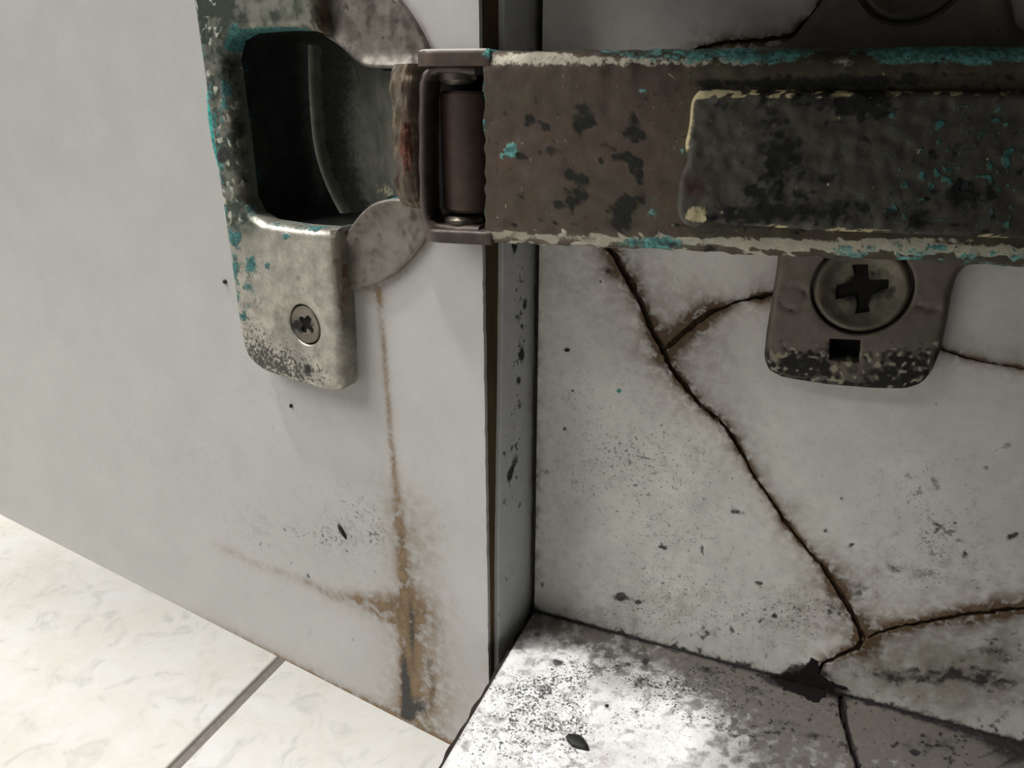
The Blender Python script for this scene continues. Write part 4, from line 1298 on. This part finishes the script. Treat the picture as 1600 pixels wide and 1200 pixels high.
def mplate_paint(x, y, P):
    n = len(x); g = np.zeros((n, 4)); t = np.zeros((n, 4))
    nf = fbm(x / 8, y / 8, 181); nz = fbm(x / 24, y / 24, 183)
    lowm = sstep(498, 565, y + 26 * (nf - 0.5)) * (y > 200)
    B = 0.62 * lowm * (0.35 + nf) + 0.7 * blob(x, y, 1255, 575, 26, 16) * nf * 1.6 + 0.6 * blob(x, y, 1400, 565, 26, 18) * nf * 1.6 + 0.6 * blob(x, y, 1400, 600, 30, 8) + 0.5 * blob(x, y, 1470, 545, 14, 16) * nf * 1.5 + 0.35 * np.exp(-np.maximum(x - 1195, 0) / 6) * (y > 500)
    B += 0.45 * sstep(0.6, 0.8, nf) * (y < 100)
    A = 0.62 * blob(x, y, 1390, 590, 50, 14) * nf * 1.6 + 0.5 * blob(x, y, 1460, 550, 20, 14) * nf * 1.5 + 0.5 * blob(x, y, 1220, 575, 18, 20) * nf * 1.5 + 0.35 * blob(x, y, 1320, 570, 40, 12) * nf * 1.5 + 0.4 * blob(x, y, 1212, 420, 3, 30)
    ns = fbm(x / 5, y / 5, 185)
    patch = 0.25 + 0.9 * blob(x, y, 1250, 570, 60, 30) + 0.9 * blob(x, y, 1430, 575, 60, 36) + 0.6 * blob(x, y, 1330, 600, 120, 9)
    B = 0.5 * B + 0.60 * sstep(0.45, 0.66, ns) * lowm * patch + 0.25 * lowm * patch + 0.30 * sstep(0.62, 0.75, ns) * (1 - lowm)
    fl_ = sstep(0.58, 0.68, fbm(x / 6, y / 5, 187)) * lowm
    A += 0.75 * fl_; B *= 1 - 0.8 * fl_
    g[:, 0] = 0.16 * nz + 0.3 * np.exp(-np.abs(np.hypot(x - 1345, y - 452) - 84) / 5) * nf
    g[:, 1] = 0.25 + 0.4 * lowm
    g[:, 2] = B; g[:, 3] = A
    t[:, 3] = 0.8 * np.exp(-np.maximum(x - 1192, 0) / 8) * (y > 500) + 0.7 * sstep(585, 605, y) * (y > 200) + 0.3 * blob(x, y, 1440, 530, 40, 30)
    t[:, 0] = 0.12 * nz
    return g, t


mp_px = [(1216, 385), (1213, 420), (1206, 465), (1197, 520), (1193, 560), (1200, 580), (1222, 592), (1290, 603), (1360, 609), (1415, 610), (1440, 602), (1458, 582), (1472, 545), (1482, 500), (1488, 460), (1496, 432), (1512, 415), (1545, 405), (1640, 400)]
lowp = PANEL.pts(mp_px, MH)
MZ = 69.6
upp = PANEL.pts([(1195, 78), (1238, 60), (1262, 30), (1285, 0), (1308, -60), (1330, -105), (1385, -125), (1480, -128), (1550, -110), (1575, -40), (1590, 40), (1650, 60)], MH)
mpo = rounded(lowp + upp[::-1], 0.5, 3)
sc_l = PANEL.pix(1346, 452, MH)
sc_u = PANEL.pix(1430, -56, MH)
SR = 4.75


def circle(c, r, n=40): return [(c[0] + r * math.cos(t), c[1] + r * math.sin(t)) for t in np.linspace(0, 2 * math.pi, n, endpoint=False)]


sq = PANEL.pts([(1297, 530), (1345, 532), (1342, 567), (1296, 562)], MH)
dim = PANEL.pix(1240, 466, MH)
lin = [PANEL.pix(1422, 478, MH), PANEL.pix(1466, 484, MH)]


def mp_disp(a, b):
    d = np.hypot(a - dim[0], b - dim[1])
    l1, _ = pdist(a, b, lin)
    step_ = 0.22 * sstep(lin[0][1] - 0.15, lin[0][1] + 0.15, b) * (a > sc_l[0] + 4) * (a < lin[1][0] + 1)
    return -0.18 * np.exp(-((d - 1.35) / 0.16) ** 2) - 0.25 * np.exp(-(l1 / 0.25) ** 2) + 0.08 * (fbm(a * 1.3, b * 1.3, 191) - 0.5)


mpl = slab('mounting_plate', PANEL, mpo, 0.3, MH, M_MPLATE, hg, r=0.75, holes=[circle(sc_l, SR + 0.25), circle(sc_u, SR + 0.25), sq], hr=0.2, edge=0.45, step=0.4, paint=mplate_paint, disp=mp_disp,
           label='brownish grimy plate screwed to the cabinet side')
# the plate's raised body under the arm
bo = [(19.5, 62.6), (75, 62.6), (75, 76.6), (19.5, 76.6)]
slab('plate_body', PANEL, rounded(bo, 0.8), 0.5, 8.0, M_MPLATE, hg, r=0.5)


def cross_loop(c, r, arm_w, rot, n=0):
    p = []
    for k in range(4):
        th = rot + k * math.pi / 2
        d = np.array([math.cos(th), math.sin(th)]); s = np.array([-d[1], d[0]])
        th2 = th + math.pi / 4
        m = np.array([math.cos(th2), math.sin(th2)]) * arm_w * 1.25
        p += [tuple(np.array(c) + d * r - s * arm_w * 0.62), tuple(np.array(c) + d * r + s * arm_w * 0.62), tuple(np.array(c) + m)]
    return p


def screw_paint(px_c, rad):
    def f(x, y, P):
        n = len(x); g = np.zeros((n, 4)); t = np.zeros((n, 4))
        d = np.hypot(x - px_c[0], y - px_c[1]) / rad
        nf = fbm(x / 6, y / 6, 201)
        g[:, 2] = 1.0 * np.exp(-(d / 0.50) ** 2) * (0.35 + nf) + 0.5 * blob(x, y, px_c[0] - rad * .45, px_c[1] + rad * .05, rad * .22, rad * .14) + 0.45 * blob(x, y, px_c[0] + rad * .6, px_c[1] - rad * .1, rad * .25, rad * .3) * nf * 1.5
        g[:, 0] = 0.25 * nf + 0.4 * np.exp(-((d - 0.97) / 0.06) ** 2)
        g[:, 3] = 0.40 * blob(x, y, px_c[0] - 5, px_c[1] + rad * 0.5, rad * 0.7, rad * 0.25) * nf * 1.7
        t[:, 3] = 0.6 * nf
        return g, t
    return f


def screw(plane, c, r, htop, depth, rot, mat, dark, parent, pc, prad, label):
    cr = [(a + (random.random() - .5) * r * 0.12, b + (random.random() - .5) * r * 0.12) for a, b in resample(cross_loop(c, r * 0.54, r * 0.2, rot), r * 0.15)]
    s_ = slab('screw', plane, circle(c, r, 44), htop - 1.0, htop, mat, parent, r=r * 0.12, holes=[cr], hr=0.12, edge=r * 0.12, step=r * 0.11, paint=screw_paint(pc, prad), hole_h0=htop - depth,
              disp=lambda a, b: -0.10 * r * np.exp(-(np.hypot(a - c[0], b - c[1]) / (r * 0.8)) ** 8) + 0.05 * r * (fbm(a / r * 3, b / r * 3, 211) - .5), label=label)
    slab('cross_slot', plane, inset(ccw(cr), -0.1), htop - depth - 0.5, htop - depth, dark, s_, label='dark cross slot')  # near-black bottom of the cross slot
    return s_


screw(PANEL, sc_l, SR, MH + 0.15, 0.8, math.radians(14), M_LINK, M_BLACK, mpl, (1346, 452), 76, 'worn cross-slot screw head below the arm')
screw(PANEL, sc_u, SR, MH - 0.25, 0.8, math.radians(30), M_MPLATE, M_BLACK, mpl, (1432, -50), 76, 'dark screw head above the arm')
screw(DOOR, SCR, 2.65, HP - 0.62, 0.5, math.radians(55), M_STEEL, M_BLACK, cup_plate, (471, 509), 30, 'small bright cross-slot screw head')
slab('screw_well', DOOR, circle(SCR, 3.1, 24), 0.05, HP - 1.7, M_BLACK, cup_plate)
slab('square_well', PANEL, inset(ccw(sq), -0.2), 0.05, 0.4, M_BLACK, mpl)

# ================================================================== loose bits
rest = []


def ends(plane, p, q):
    a, b = np.array(plane.pix(*p)), np.array(plane.pix(*q))
    d = b - a
    return ((p[0] + q[0]) / 2, (p[1] + q[1]) / 2, float(np.hypot(*d)) / 2), math.atan2(d[1], d[0])


def crumb(name, plane, px, py, L, Wd, H, rot, mat, label, cat, group=None, seed=0, tip=0.0):
    """an uneven pellet or flake lying against a surface"""
    c = plane.pix(px, py)
    rnd = random.Random(seed)
    bm = bmesh.new()
    bmesh.ops.create_icosphere(bm, subdivisions=2, radius=1.0)
    cr, sr = math.cos(rot), math.sin(rot)
    base = plane.to3(np.array([c]), 0.0)[0]
    for v in bm.verts:
        x, y, z = v.co
        s = 1 + 0.18 * (rnd.random() - 0.5)
        wv = Wd * (1 - tip * max(0, x) ** 1.5)
        a, b, h = x * L * s, y * wv * s, max(-0.15, z) * H * s + 0.12 * H
        P = plane.to3(np.array([(c[0] + a * cr - b * sr, c[1] + a * sr + b * cr)]), h)[0] - base
        v.co = Vector((P * S).tolist())
    me = bpy.data.meshes.new(name); bm.to_mesh(me); bm.free()
    me.polygons.foreach_set('use_smooth', [True] * len(me.polygons))
    o = link(name, me, mat, None, tuple((base + np.array([0, 0, Z0])) * S))
    tag(o, label, cat, group)
    return o


(e_, r_) = ends(FLOORP, (886, 1149), (920, 1173))
crumb('seed', FLOORP, *e_, 1.0, 0.5, r_, M_FLAKE, 'large black pointed seed lying on the speckled cabinet bottom', 'debris', seed=3, tip=0.6)
(e_, r_) = ends(DOOR, (528, 817), (542, 842))
crumb('pellet', DOOR, *e_, 0.40, 0.4, r_, M_DROP, 'dark brown elongated pellet stuck to the lower inside of the door', 'debris', seed=5, tip=0.4)
crumb('crumb', DOOR, 352, 440, 0.42, 0.34, 0.35, 0.3, M_FLAKE, 'black crumb stuck on the door left of the hinge plate', 'debris', seed=6)
crumb('crumb', DOOR, 455, 634, 0.36, 0.30, 0.3, 0.9, M_FLAKE, 'dark crumb stuck on the door just under the hinge plate', 'debris', seed=8)
crumb('crumb', PANEL, 886, 547, 0.40, 0.22, 0.25, 0.1, M_FLAKE, 'small dark oblong crumb on the cabinet side near its front edge', 'debris', seed=9)
crumb('crumb', FLOORP, 948, 1103, 0.26, 0.22, 0.2, 0.1, M_DROP, 'tiny round dark crumb above the black seed on the cabinet bottom', 'debris', seed=11)
